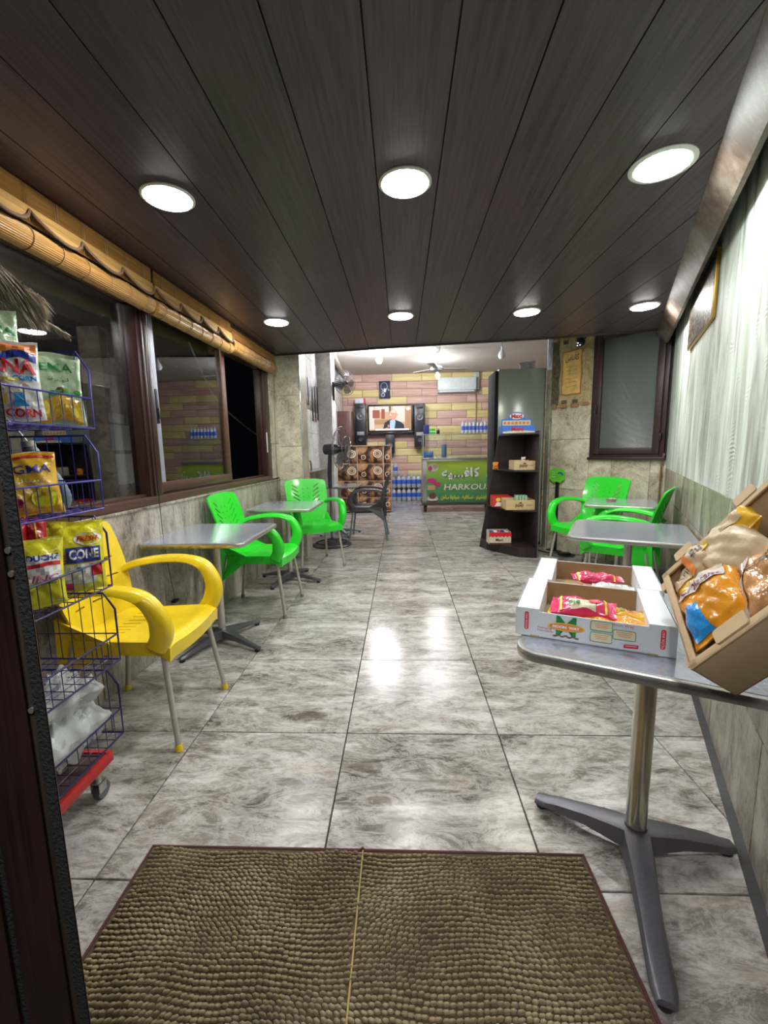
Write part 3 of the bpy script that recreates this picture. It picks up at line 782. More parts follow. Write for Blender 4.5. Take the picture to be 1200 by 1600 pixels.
chair(-.50, 6.33, math.radians(180), 'charcoal plastic armchair at the dark table in the back', CD, capg)

# ------------------------------------------------------------ door mat
mt = thing('door_mat', 'olive brown chenille mat with dark red bound edge', 'mat', (-.14, .86, 0))
X0, X1, Y0, Y1 = -.70, .705, -.42, .362
MB().b2((X0, Y0, .001), (X1, Y1, .010), .003).build('backing', mat('mat_backing', (.075, .052, .022), .9), mt)
bd = MB().tube([(X0, Y0, .008), (X0, Y1, .008), (-.01, Y1, .008), (-.002, Y1, .016), (.006, Y1, .008), (X1, Y1, .008), (X1, Y0, .008)], .006, 8)
bd.build('bound_edge', mat('dark_red_binding', (.07, .018, .022), .8), mt)
V = []; F = []; rg = random.Random(3)
ph = ell(6)
ny = 58; nx = 88
for j in range(ny):
    for i in range(nx):
        x = X0+.012+(X1-X0-.024)*(i+.5+.25*math.sin(j*1.1))/nx; y = Y0+.01+(Y1-Y0-.02)*(j+.5)/ny
        wob = .004*math.sin(x*22+y*9)+.003*math.sin(x*9-y*31)
        y += wob+rg.uniform(-.0015, .0015); x += rg.uniform(-.002, .002)
        if abs(x) < .005: continue
        tilt = math.sin(x*7+1.3*math.sin(y*9))*.8+math.sin(y*15-x*5)*.5
        sx = .0082+rg.uniform(0, .002); sy = .0048+rg.uniform(0, .0012); hh = .011+.0035*math.sin(x*13)*math.sin(y*17)+rg.uniform(-.0015, .0025)
        b0 = len(V); ca, sa = math.cos(tilt*.5), math.sin(tilt*.5)
        for (q, zz) in ((1.0, .0), (.95, .55), (.5, .95)):
            for (ex, ey) in ph:
                dx, dy = ex*sx*q, ey*sy*q
                V.append((x+dx*ca-dy*sa, y+dx*sa+dy*ca-zz*.004, .009+hh*zz))
        V.append((x, y-.004, .009+hh))
        for r in range(2):
            for k in range(6): F.append((b0+r*6+k, b0+r*6+(k+1) % 6, b0+r*6+6+(k+1) % 6, b0+r*6+6+k))
        for k in range(6): F.append((b0+12+k, b0+12+(k+1) % 6, b0+18))
me = bpy.data.meshes.new('pile'); me.from_pydata(V, [], F); me.materials.append(chen_m); me.polygons.foreach_set('use_smooth', [True]*len(me.polygons))
pile = part('pile', me, mt); pile['kind'] = 'stuff'
MB().tube([(0, Y0, .013), (0, Y1, .014)], .003, 6).build('centre_seam', mat('seam_thread', (.33, .25, .10), .8), mt)

# ------------------------------------------------------------ bamboo blinds
def blind(s0, s1, label, scallop, rolled=False, prad=.045):
    Mb = ML @ T(.0, s0, 0)
    t = thing('bamboo_blind', label, 'blind', M=Mb, group='bamboo roller blinds over the long window'); L = s1-s0
    if not rolled:
        n = 30; V = []; F = []     # valance made of thin slats (ribbed cross section)
        zt, zb = 2.395, 2.245
        ns = 26
        for k in range(ns):
            z1 = zt-(zt-zb)*k/ns; z0 = zt-(zt-zb)*(k+.86)/ns
            b0 = len(V)
            V += [(.098, 0, z1), (.098, L, z1), (.106, L, (z0+z1)/2), (.106, 0, (z0+z1)/2), (.098, 0, z0), (.098, L, z0), (.094, 0, (z0+z1)/2), (.094, L, (z0+z1)/2)]
            F += [(b0, b0+1, b0+2, b0+3), (b0+3, b0+2, b0+5, b0+4), (b0+4, b0+5, b0+7, b0+6), (b0+6, b0+7, b0+1, b0)]
        vo = MB().pts(V, F).build('valance', bamboo, t, smooth=False)
        # scalloped lower flap and its braided cord
        npk = max(1, round(L/scallop)); sc = L/npk; P = []
        for i in range(int(npk*12)+1):
            u = i/12; fr_ = u-math.floor(u)
            P.append((u*sc, 2.288-.082*math.sin(PI*min(1, fr_*1.02))**.6*(.55+.45*fr_)))
        V = []; F = []
        fx = lambda z_: .1095+.36*max(0, 2.30-z_)
        for y_, z_ in P: V += [(.1095, y_, 2.31), (fx(z_)+.001, y_, z_), (fx(z_)-.003, y_, z_), (.1055, y_, 2.31)]
        for i in range(len(P)-1):
            for k in range(4): F.append((i*4+k, i*4+(k+1) % 4, i*4+4+(k+1) % 4, i*4+4+k))
        MB().pts(V, F).build('scalloped_flap', bamboo, t, smooth=False)
        MB().tube([(fx(z_)+.004, y_, z_) for y_, z_ in P], .0075, 6).build('braided_cord', cordm, t)
    V = []; F = []; nseg = 64   # the rolled slats beneath
    cz = 2.190 if not rolled else 2.235
    cx = .078 if not rolled else .06
    for k in range(nseg):
        a = 2*PI*k/nseg; rr0 = prad*(1+(.035 if k % 2 else -.01))
        V += [(cx+rr0*math.cos(a), .004, cz+rr0*math.sin(a)), (cx+rr0*math.cos(a), L-.004, cz+rr0*math.sin(a))]
    for k in range(nseg): F.append((2*k, 2*k+1, (2*k+3) % (2*nseg), (2*k+2) % (2*nseg)))
    F += [tuple(range(0, 2*nseg, 2)), tuple(range(1, 2*nseg, 2))[::-1]]
    MB().pts(V, F).build('slat_roll', bamboo2, t, smooth=False)
    ns_ = max(2, int(L/.14))
    for k in range(ns_):
        y_ = L*(k+.5)/ns_
        g = MB().tube([(cx+(prad+.004)*math.cos(a), y_, cz+(prad+.004)*math.sin(a)) for a in [2*PI*j/16 for j in range(16)]], .0022, 5, closed=True)
        if not rolled:
            for dy in (-.006, .006): g.tube([(.108, y_+dy, 2.39), (.108, y_+dy, 2.25)], .0013, 4)
        g.build('binding_string', cordl, t)
    MB().b2((.03, 0, 2.375), (.098, L, 2.397), .003).build('head_rail', brown_w, t)
    if rolled:
        V = []; F = []
        for k in range(14):
            z1 = 2.375-.0065*k*1.0; x_ = .085+.0015*k
            b0 = len(V); V += [(x_, 0, z1), (x_, L, z1), (x_+.007, L, z1-.003), (x_+.007, 0, z1-.003), (x_, 0, z1-.006), (x_, L, z1-.006)]
            F += [(b0, b0+1, b0+2, b0+3), (b0+3, b0+2, b0+5, b0+4), (b0, b0+4, b0+5, b0+1)]
        MB().pts(V, F).build('valance', bamboo, t, smooth=False)
blind(-1.2, .48, 'bamboo blind with braided wavy cord, nearest and largest', .27)
blind(.505, 1.60, 'bamboo blind with small scallops over the sliding glass sash', .30)
blind(1.625, 2.78, 'tightly rolled bamboo blind next to the stone column', .3, rolled=True, prad=.058)
# pull cords
c = MB().tube([tuple(ML @ Vector(p)) for p in smoothpath([(.06, .47, 2.2), (.05, .45, 1.5), (.045, .45, .93), (.03, .5, .6), (.03, .55, .33)], 4)], .0022, 5)
c.box(tuple(ML @ Vector((.03, .55, .31))), (.03, .05, .02), .004)
tag(c.build('pull_cord', blackp), 'long black pull cord hanging down the wall behind the near left table', 'cord')
tag(MB().tube([tuple(ML @ Vector(p)) for p in smoothpath([(.05, 2.86, 2.2), (.03, 2.86, 1.4), (.03, 2.84, .80)], 4)], .0022, 5).build('pull_cord', blackp), 'thin pull cord hanging beside the stone column', 'cord')
# ------------------------------------------------------------ snack bags
def film(name, col, var=.1):
    return mat(name, col, .22, 0, var, 20, bump=.35, bscale=38, coat=.5)
F_Y = film('yellow_film', (.80, .74, .03)); F_O = film('orange_film', (.82, .33, .02)); F_W = film('white_film', (.80, .82, .80)); F_G = film('pale_green_film', (.46, .60, .38))
F_R = film('red_film', (.60, .015, .03)); F_C = mat('cream_film', (.58, .45, .29), .4, 0, .1, 20, bump=.25, bscale=30); F_A = film('amber_film', (.80, .47, .04)); F_P = film('pink_film', (.72, .04, .14)); F_B = film('blue_film', (.03, .33, .85))
I_RED = mat('red_ink', (.66, .02, .03), .4); I_GRN = mat('green_ink', (.02, .25, .07), .4); I_BLU = mat('blue_ink', (.02, .04, .32), .4); I_WHT = mat('white_ink', (.85, .85, .83), .4)
I_YEL = mat('yellow_ink', (.85, .65, .05), .4); I_LBL = mat('light_blue_ink', (.04, .32, .72), .4); I_ORG = mat('orange_ink', (.82, .25, .05), .4); I_BLK = mat('black_ink', (.03, .02, .02), .4)
I_PNK = mat('magenta_ink', (.65, .03, .22), .4); I_CRM = mat('cream_ink', (.72, .70, .50), .4); I_GRY = mat('grey_ink', (.35, .35, .35), .4); I_BRN = mat('brown_ink', (.16, .07, .03), .4)
class Bag:
    """pillow bag standing in its local x (across) / z (up) plane, front towards -y"""
    def __init__(s, w, h, d, seed=0, crimp=.06):
        s.w, s.h, s.d, s.cr = w, h, d, crimp; s.p = [random.Random(seed+i).uniform(0, 6) for i in range(6)]
    def prof(s, a, b):
        v = b/s.h; v = min(max(v, 0), 1); x = a/(s.w/2)
        e = min(v, 1-v)/s.cr if min(v, 1-v) < s.cr else 1
        body = max(0, 1-abs(x)**2.6)**.5*min(1, math.sin(PI*min(max((v-s.cr*.8)/(1-1.6*s.cr), 0), 1))**.45)
        return s.d/2*body*(1 if e >= 1 else e*.9)+.0015
    def crinkle(s, a, b):
        p = s.p; return (.0035*math.sin(a*70+p[0]+b*30)+.003*math.sin(b*85+p[1]-a*40)+.002*math.sin(a*160+b*120+p[2]))
    def width(s, b):
        v = b/s.h; return (s.w/2)*(1-.07*math.sin(PI*v))
    def front(s, a, b, off=.0):
        pr = s.prof(a, b); k = min(1, pr/.012)
        return Vector((a*(s.width(b)/(s.w/2)), -(pr+s.crinkle(a, b)*k)-off, b+.003*math.sin(a*50+s.p[3])*(1 if b > s.h*.9 or b < s.h*.1 else 0)))
    def rear(s, a, b):
        pr = s.prof(a, b); k = min(1, pr/.012)
        return Vector((a*(s.width(b)/(s.w/2)), pr+s.crinkle(a+.3, b)*k, b+.003*math.sin(a*50+s.p[3])*(1 if b > s.h*.9 or b < s.h*.1 else 0)))
    def mesh(s, m, nu=22, nv=26):
        return MB().slab(lambda u, v: s.front((u-.5)*s.w, v*s.h), nu, nv, back=lambda u, v: s.rear((u-.5)*s.w, v*s.h)).mesh('film_body', m, True, 75)
    def ink(s, par, name, m, fn):
        mb = MB(); fn(mb, lambda a, b: s.front(a, b, .0016))
        # split the print finely enough to follow the curved film
        return mb.build(name, m, par, smooth=False)
def strip(mb, fn, a0, a1, b0, b1, n=10, wav=0., m_=8):
    V = []; F = []
    for i in range(n+1):
        for j in range(m_+1):
            a = a0+(a1-a0)*i/n; b = b0+(b1-b0)*j/m_
            V.append(fn(a, b+wav*math.sin(a*60)))
    for i in range(n):
        for j in range(m_): F.append((i*(m_+1)+j, (i+1)*(m_+1)+j, (i+1)*(m_+1)+j+1, i*(m_+1)+j+1))
    mb.pts(V, F)
def bag_thing(w, h, d, film_m, M, label, prints, cat='snack bag', group=None, name='snack_bag', seed=0, crimp=.06):
    B = Bag(w, h, d, seed, crimp)
    t = thing(name, label, cat, M=M, group=group)
    part('film_body', B.mesh(film_m), t)
    for k, (nm, m, fn) in enumerate(prints):
        o = .0030+.0006*k; mb = MB(); fn(mb, lambda a, b: B.front(a, b, o)); mb.build(nm, m, t, smooth=False)
    return t
FA = math.atan2(.66, .75)   # bags on the rack are turned towards the doorway
def face(x, y, z, ang, lean=0., tilt=0.): return T(x, y, z) @ RZ(ang) @ RX(lean) @ RY(tilt)
GR = 'snack bags in the wire rack'
bag_thing(.155, .235, .07, F_W, face(-1.160, 1.272, 1.408, .80, -.05), 'white and red popcorn bag in the top rack basket', [
    ('orange_top', I_ORG, lambda mb, f: strip(mb, f, -.072, .072, .198, .226)),
    ('blue_band', I_BLU, lambda mb, f: strip(mb, f, -.02, .07, .176, .198, wav=.008)),
    ('yellow_corner', I_YEL, lambda mb, f: strip(mb, f, -.072, -.03, .175, .205)),
    ('red_lettering', I_RED, lambda mb, f: add_text(mb, 'IANA', f, .0, .155, .135, .042, bold=.0015)),
    ('blue_lettering', I_LBL, lambda mb, f: add_text(mb, 'CORN', f, .035, .122, .06, .014, bold=.001)),
    ('yellow_band', I_YEL, lambda mb, f: strip(mb, f, -.07, .02, .112, .120)),
    ('popcorn_picture', I_CRM, lambda mb, f: [add_disc(mb, -.05+.02*i, .085+.008*(i % 3), .015, .012, f, 10) for i in range(5)]),
    ('yellow_shape', I_YEL, lambda mb, f: add_poly(mb, [(-.065, .04), (-.015, .045), (-.012, .075), (-.03, .062), (-.045, .078), (-.06, .06)], f)),
    ('blue_shape', I_LBL, lambda mb, f: add_poly(mb, [(.002, .04), (.04, .04), (.03, .055), (.024, .078), (.004, .078)], f)),
    ('red_word', I_RED, lambda mb, f: add_text(mb, 'POPCORN', f, -.005, .022, .14, .022, bold=.001)),
    ], group=GR, seed=2)
bag_thing(.175, .235, .06, F_G, face(-1.155, 1.420, 1.402, .72, -.04), 'pale green chips bag with dark green lettering in the top basket', [
    ('chips_picture', F_A, lambda mb, f: strip(mb, f, -.075, .078, .012, .088, wav=.008)),
    ('herb_picture', mat('leaf_green', (.07, .33, .05), .5), lambda mb, f: [add_disc(mb, .0+.018*i, .100+.006*((i*7) % 3), .013, .009, f, 8) for i in range(5)]),
    ('brown_spot', I_BRN, lambda mb, f: add_disc(mb, .022, .112, .011, .009, f, 10)),
    ('chip_slices', I_YEL, lambda mb, f: [add_disc(mb, -.05+.028*i, .045+.01*(i % 2), .011, .022, f, 10) for i in range(5)]),
    ('green_lettering', I_GRN, lambda mb, f: add_text(mb, 'SEMA', f, .005, .185, .115, .028, bold=.0003)),
    ('small_lettering', I_GRN, lambda mb, f: add_text(mb, 'لبنة', f, .02, .145, .06, .016)),
    ('yellow_leaf', I_YEL, lambda mb, f: add_disc(mb, -.035, .212, .014, .008, f, 8)),
    ], group=GR, seed=5)
bag_thing(.16, .235, .05, F_G, face(-1.240, 1.30, 1.52, .80, -.15), 'green chips bag standing behind the popcorn bag', [
    ('green_lettering', I_GRN, lambda mb, f: add_text(mb, 'SEMA', f, .02, .165, .11, .026, bold=.0003)),
    ], group=GR, seed=8)
bag_thing(.15, .195, .07, F_A, face(-1.150, 1.292, 1.118, .80, -.06, -.05), 'orange and yellow chips bag in the second rack basket', [
    ('red_top', I_RED, lambda mb, f: strip(mb, f, -.07, .07, .176, .183)),
    ('navy_lettering', I_BLU, lambda mb, f: add_text(mb, 'SIGMA', f, -.008, .142, .13, .026, bold=.0003)),
    ('white_script', I_WHT, lambda mb, f: add_text(mb, 'تسالي', f, -.01, .105, .09, .022)),
    ('chips_picture', F_Y, lambda mb, f: add_disc(mb, .028, .05, .036, .032, f, 18)),
    ('red_flower', I_PNK, lambda mb, f: add_disc(mb, -.045, .042, .017, .016, f, 8)),
    ('blue_corner', I_BLU, lambda mb, f: add_disc(mb, -.055, .014, .012, .009, f, 10)),
    ], group=GR, seed=11)
bag_thing(.06, .10, .045, F_R, face(-1.135, 1.262, 1.015, .8, 0, .0), 'small glossy red snack bag standing on the yellow bags', [
    ('gold_line', I_YEL, lambda mb, f: strip(mb, f, -.003, .001, .01, .09))], group=GR, seed=14)
bag_thing(.06, .10, .04, F_R, face(-1.165, 1.215, 1.015, .8, 0, .1), 'small red snack bag half hidden by the door seal', [], group=GR, seed=15)
bag_thing(.13, .215, .06, F_Y, face(-1.115, 1.228, .838, .80, -.04, .04), 'yellow bag with red curve and white label in the third basket', [
    ('white_panel', I_WHT, lambda mb, f: strip(mb, f, -.055, .055, .085, .165)),
    ('navy_lettering', I_BLU, lambda mb, f: add_text(mb, 'ROUCHE', f, .0, .158, .10, .018, bold=.001)),
    ('red_curve', I_RED, lambda mb, f: strip(mb, f, -.055, .055, .130, .142, wav=.003)),
    ('red_word', I_PNK, lambda mb, f: add_text(mb, 'RING', f, .0, .095, .09, .022, slant=.3)),
    ('green_line', I_GRN, lambda mb, f: strip(mb, f, -.05, .04, .078, .081)),
    ], group=GR, seed=17)
bag_thing(.14, .215, .05, F_Y, face(-1.225, 1.375, .842, .80, -.08), 'yellow corn snack bag behind, between two yellow bags', [
    ('blue_box', I_BLU, lambda mb, f: strip(mb, f, -.06, .03, .10, .145)),
    ('white_lettering', I_WHT, lambda mb, f: add_text(mb, 'CONE', f, -.015, .122, .075, .026, bold=.001)),
    ('red_lettering', I_RED, lambda mb, f: add_text(mb, 'FRESH', f, .02, .185, .06, .013)),
    ], group=GR, seed=20)
bag_thing(.155, .245, .07, F_Y, face(-1.125, 1.405, .832, .66, -.05, .03), 'yellow bag with blue box lettered CONE at the basket end', [
    ('white_burst', I_WHT, lambda mb, f: strip(mb, f, -.06, .05, .03, .10)),
    ('white_patch', I_WHT, lambda mb, f: add_disc(mb, .03, .185, .042, .022, f, 16)),
    ('red_stripes', I_RED, lambda mb, f: [add_poly(mb, [(-.068, .10+.012*i), (-.035, .105+.008*i), (-.035, .109+.008*i), (-.068, .105+.012*i)], f) for i in range(4)]),
    ('blue_box', I_BLU, lambda mb, f: strip(mb, f, -.038, .066, .105, .158)),
    ('white_lettering', I_WHT, lambda mb, f: add_text(mb, 'CONE', f, .016, .134, .09, .034, bold=.0015)),
    ('red_lettering', I_RED, lambda mb, f: add_text(mb, 'FRESH', f, .028, .186, .06, .018, slant=.3, bold=.0008)),
    ('cartoon_eye', I_LBL, lambda mb, f: add_disc(mb, -.002, .083, .008, .008, f, 10)),
    ('red_patch', I_RED, lambda mb, f: strip(mb, f, .035, .068, .055, .098)),
    ('red_corner', I_PNK, lambda mb, f: strip(mb, f, -.068, -.02, .008, .035)),
    ], group=GR, seed=23)

# ------------------------------------------------------------ wire rack
rk = thing('wire_display_rack', 'blue wire basket rack on a red base with castors', 'rack', (-1.25, 1.15, 0))
def W(p): return (p[0]+1.25, p[1]-1.15, p[2])
XB, XF, YN, YF = -1.46, -1.06, .80, 1.47
tops = [1.647, 1.369, 1.085, .800, .500]
for i, zt in enumerate(tops):
    xf = XF-(.0 if i < 4 else .02); zb = zt-.255; zr = zt-.155; zc = zt-.06
    m = wire_l if i < 2 else wire_b
    fm = MB()
    for y_ in (YN, YF):   # side frames with the cut-off front corner
        fm.tube([W(p) for p in [(XB, y_, zt), (xf-.038, y_, zt), (xf, y_, zc), (xf, y_, zb), (XB, y_, zb)]], .0038, 6)
    fm.tube([W((xf, YN, zr)), W((xf, YF, zr))], .0034, 6); fm.tube([W((xf, YN, zb)), W((xf, YF, zb))], .0034, 6)
    fm.tube([W((XB, YN, zt)), W((XB, YF, zt))], .0034, 6)
    fm.tube([W((XB, YF, zr)), W((xf, YF, zr))], .0025, 5)
    bk = fm.build('basket_frame', m, rk)
    wr = MB()
    n = 15
    for k in range(1, n):
        y_ = YN+(YF-YN)*k/n
        wr.tube([W((xf, y_, zr)), W((xf, y_, zb)), W((XB, y_, zb)), W((XB, y_, zt))], .0019, 4)
    for k in range(1, 9):
        x_ = XB+(xf-XB)*k/9
        wr.tube([W((x_, YF, zt if x_ < xf-.038 else zc+.03)), W((x_, YF, zb)), W((x_, YN, zb)), W((x_, YN, zt))], .0019, 4)
    for k in range(1, 5):
        wr.tube([W((XB+(xf-XB)*k/5, YN, zb-.002)), W((XB+(xf-XB)*k/5, YF, zb-.002))], .0017, 4)
    o = wr.build('wire_grid', m, bk); o['kind'] = 'stuff'
for y_ in (YN, YF): MB().tube([W((XB-.01, y_, .16)), W((XB-.01, y_, 1.72))], .008, 8).build('upright', wire_b, rk)
b_ = MB(); b_.b2(W((-1.15, .80, .125)), W((-1.135, 1.475, .165)), .002); b_.b2(W((-1.47, .80, .125)), W((-1.455, 1.475, .165)), .002)
b_.b2(W((-1.455, 1.460, .125)), W((-1.15, 1.475, .165)), .002); b_.b2(W((-1.455, .80, .125)), W((-1.15, .815, .165)), .002); b_.build('base_bar', red_m, rk)
MB().b2(W((-1.455, .815, .150)), W((-1.15, 1.46, .158))).build('base_tray', mat('brown_tray', (.10, .05, .04), .7), rk)
for (cx, cy) in ((-1.165, 1.42), (-1.165, .86), (-1.44, 1.42), (-1.44, .86)):
    p_ = W((cx, cy, 0))
    cs = MB().tube([(p_[0], p_[1], .072), (p_[0], p_[1], .125)], .012, 10)
    cs.b2((p_[0]-.018, p_[1]-.02, .035), (p_[0]-.014, p_[1]+.02, .08), .002); cs.b2((p_[0]+.014, p_[1]-.02, .035), (p_[0]+.018, p_[1]+.02, .08), .002); cs.b2((p_[0]-.018, p_[1]-.02, .074), (p_[0]+.018, p_[1]+.02, .08))
    co = cs.build('castor', mat('zinc', (.45, .45, .42), .4, .8) if 'zinc' not in MATS else MATS['zinc'], rk)
    MB().lathe([(.010, -.012), (.031, -.012), (.033, -.006), (.033, .006), (.031, .012), (.010, .012)], 18, M=T(p_[0], p_[1]+.012, .033) @ RY(PI/2)).build('wheel', mat('castor_rubber', (.09, .11, .12), .5) if 'castor_rubber' not in MATS else MATS['castor_rubber'], co)
# clear plastic bags in the lowest basket
for k, (x, y, z, w_, h_, d_, lab) in enumerate(((-1.185, 1.28, .262, .30, .17, .17, 'bundle of clear plastic bags filling the bottom rack basket'), (-1.20, 1.28, .42, .28, .12, .18, 'crumpled clear bag lying on top of the bag bundle'))):
    sd = k*5
    def blob(u, v, s_, w_=w_, h_=h_, d_=d_, sd=sd):
        a = (u-.5)*2; b = (v-.5)*2
        e = max(0, 1-abs(a)**3)**.5*max(0, 1-abs(b)**3)**.5
        n_ = .013*math.sin(a*7+b*3+sd)+.010*math.sin(b*11-a*5+sd*2)+.008*math.sin(a*19+b*9)+.006*math.sin(b*27+a*13)
        return Vector((b*d_/2+.01*math.sin(a*9), a*w_/2+.012*math.sin(b*8+sd), h_/2+s_*(h_/2*e+n_*min(1, e*2))))
    t = thing('plastic_bag', lab, 'plastic bag', M=T(x, y, z) @ RZ(-.25*k), group='clear bags in the rack')
    MB().slab(lambda u, v: blob(u, v, 1), 40, 30, back=lambda u, v: blob(u, v, -.9)).build('film_body', clearbag, t, ang=70)
    MB().slab(lambda u, v: blob(u, v, .72)*1.0, 24, 18, back=lambda u, v: blob(u, v, -.7)).build('inner_folds', mat('frosted_film%d' % k, (.78, .80, .80), .3, trans=.0, bump=.6, bscale=30, coat=.4), t, M=None).scale = (.92, .92, 1)
# vacuum hose behind the rack and steel hooks
ho = thing('vacuum_hose', 'blue grey curved hose hanging behind the second basket', 'hose', (0, 0, 0))
P = smoothpath([(-1.33, 1.50, 1.335), (-1.305, 1.52, 1.27), (-1.275, 1.545, 1.19), (-1.275, 1.56, 1.13), (-1.32, 1.55, 1.095), (-1.40, 1.52, 1.09)], 8)
MB().tube(P, [.017+.0015*(i % 2)+.006*math.sin(PI*i/len(P)) for i in range(len(P))], 12).build('hose_tube', mat('hose_blue_grey', (.11, .17, .24), .45), ho)
MB().tube([P[0]+Vector((-.002, -.002, .02)), P[0]], .021, 12).build('hose_collar', mat('hose_collar_grey', (.34, .33, .30), .5), ho)
hk = MB().tube([(-1.36, 1.46, 1.43), (-1.352, 1.48, 1.40), (-1.333, 1.50, 1.352)], .003, 6)
tag(hk.build('steel_hook', alu), 'bright steel hook holding the blue grey hose', 'hook')
# dried plume above the rack
pm = thing('feather_duster', 'grey brown fluffy feather duster above the rack', 'duster', (-1.35, 1.42, 1.72))
rg = random.Random(9); V = []; F = []
def plume(base, tip, n, spread, ln, droop, wd=.0016):
    base, tip = Vector(base), Vector(tip); ax = (tip-base)
    for i in range(n):
        t_ = rg.random(); p = base+ax*t_
        d = Vector((rg.gauss(0, 1), rg.gauss(0, 1), rg.gauss(0, 1))).normalized()
        d = (d*spread+ax.normalized()*.9).normalized(); l_ = ln*rg.uniform(.6, 1.1)*(1-.4*t_)
        q1 = p+d*l_*.5+Vector((0, 0, .004)); q2 = p+d*l_+Vector((0, 0, -droop*l_*2.5))
        sd = d.cross(Vector((rg.random(), rg.random(), rg.random()))).normalized()*wd
        b0 = len(V); V.extend([p-sd, p+sd, q1+sd, q1-sd, q2]); F.extend([(b0, b0+1, b0+2, b0+3), (b0+3, b0+2, b0+4)])
plume((.03, -.16, .20), (.05, .15, .125), 3800, .85, .10, .28, .0022)
plume((.02, -.06, .10), (.05, .14, .07), 2400, .8, .085, .25, .0022)
plume((.05, .08, .08), (.05, .28, .045), 1100, .45, .045, .1, .002)
me = bpy.data.meshes.new('feathers'); me.from_pydata([tuple(v) for v in V], [], F)
me.materials.append(mat('feather_grey', (.36, .31, .24), .8, var=.45, scale=9)); o = part('feathers', me, pm); o['kind'] = 'stuff'
MB().tube([(.05, .12, .09), (-.05, -.30, .16)], .009, 8).build('handle', blackp, pm)
MB().tube([(.04, .0, .12), (.05, .30, .03)], .007, 6).build('stem', mat('dark_stem', (.05, .035, .03), .8), pm)

# ------------------------------------------------------------ white snack trays on the near table
TR = math.atan2(-.149, .355)
def tray(cx, cy, label):
    t = thing('snack_tray', label, 'box', (cx, cy, .776), TR, 'white display trays on the near table')
    w_, d_, h_ = .385, .297, .081
    f = MB(); f.b2((0, 0, 0), (w_, .003, h_-.008)); f.b2((0, d_-.003, 0), (w_, d_, h_-.006)); f.b2((0, 0, 0), (.003, d_, h_)); f.b2((w_-.003, 0, 0), (w_, d_, h_)); f.b2((0, 0, 0), (w_, d_, .003))
    f.build('tray_wall', white_b, t)
    MB().b2((.003, d_-.0045, .003), (w_-.003, d_-.003, h_-.008)).b2((.003, .003, .003), (w_-.003, .0045, h_-.010)).b2((.003, .0045, .003), (w_-.003, d_-.0045, .0045)).build('kraft_lining', kraft_i, t)
    for (a, b_) in ((0, .062), (w_-.062, w_)):
        MB().b2((a, .0, h_-.003), (b_, d_, h_), .001).b2((a if a else b_-.003, .003, .01), ((a+.003) if a else b_, d_-.003, h_-.003)).b2((a, -.001, h_-.0805 if a or not a else 0), (b_, .001, h_-.003)).build('folded_flap', white_b, t)
    return t
e1 = Vector((math.cos(TR), math.sin(TR))); e2 = Vector((-math.sin(TR), math.cos(TR)))
c0 = Vector((.319, 1.176)); t1 = tray(c0.x, c0.y, 'white Moon Way snack tray nearest the camera, full of wrapped cakes')
c1 = c0+e2*.300+e1*.012; t2 = tray(c1.x, c1.y, 'white snack tray standing behind the printed one, nearly empty')
# print on the near tray front
def fr_p(a, b): return Vector((a, -.0018, b))
def ink(par, name, m, *fns):
    mb = MB()
    for g in fns: g(mb)
    return mb.build(name, m, par, smooth=False)
def rrect(cx, cy, w_, h_, r): return [(cx+x, cy+y) for x, y in rsq(w_/2, h_/2, r, 4)]
lift = lambda k: (lambda a, b: Vector((a, -.0018-.0003*k, b)))
ink(t1, 'green_letter', I_GRN, lambda mb: add_text(mb, 'M', lift(0), .132, .043, .050, .054, bold=.001))
ink(t1, 'orange_oval', I_ORG, lambda mb: add_disc(mb, .132, .040, .043, .0095, lift(2)))
ink(t1, 'yellow_rim', I_YEL, lambda mb: add_disc(mb, .132, .040, .047, .0115, lift(1)))
ink(t1, 'white_lettering', I_WHT, lambda mb: add_text(mb, 'MOON  WAY', lift(3), .132, .040, .068, .0085, bold=.0006))
ink(t1, 'grain_drawing', I_BRN, *[(lambda i: lambda mb: add_disc(mb, .105+.009*i, .0125+.003*(i % 2), .006, .0022, lift(1), 8))(i) for i in range(7)])
ink(t1, 'red_lettering', I_RED, lambda mb: add_text(mb, 'Moon Way', lift(1), .265, .066, .052, .0085), lambda mb: add_text(mb, 'Packaging', lift(1), .078, .030, .036, .006),
    lambda mb: add_text(mb, 'Polyethylene', lift(1), .080, .022, .040, .006))
for k, (cx, cy) in enumerate(((.217, .057), (.217, .026), (.270, .041))):
    ink(t1, 'info_frame', I_GRN, lambda mb: add_poly(mb, rrect(cx, cy, .052, .026, .004), lift(1)))
    ink(t1, 'info_panel', I_CRM, lambda mb: add_poly(mb, rrect(cx, cy, .0495, .0235, .0035), lift(2)))
    ink(t1, 'info_lines', I_ORG, *[(lambda j: lambda mb: add_poly(mb, [(cx-.018+.003*j, cy+.006-.005*j), (cx+.018-.002*j, cy+.006-.005*j), (cx+.018-.002*j, cy+.0075-.005*j), (cx-.018+.003*j, cy+.0075-.005*j)], lift(3)))(j) for j in range(3)])
ink(t1, 'red_stamp', I_RED, lambda mb: add_poly(mb, [(.270, .008), (.303, .011), (.303, .020), (.270, .017)], lift(1)))
ink(t1, 'stamp_line', I_WHT, lambda mb: add_poly(mb, [(.273, .0128), (.300, .0152), (.300, .0166), (.273, .0142)], lift(2)))
for cx in (.030, .355):
    ink(t1, 'red_badge', I_RED, lambda mb: add_poly(mb, rrect(cx, .045, .011, .052, .005), lift(2)))
    ink(t1, 'badge_lettering', I_WHT, lambda mb: add_text(mb, 'MOON WAY', lambda a, b: Vector((cx-(b-.045), -.0018-.0009, .045+(a-cx))), cx, .045, .046, .0065))
for cx in (.052, .335): MB().b2((cx-.012, -.002, .0), (cx+.012, .004, .004)).build('kraft_tab', kraft, t1)
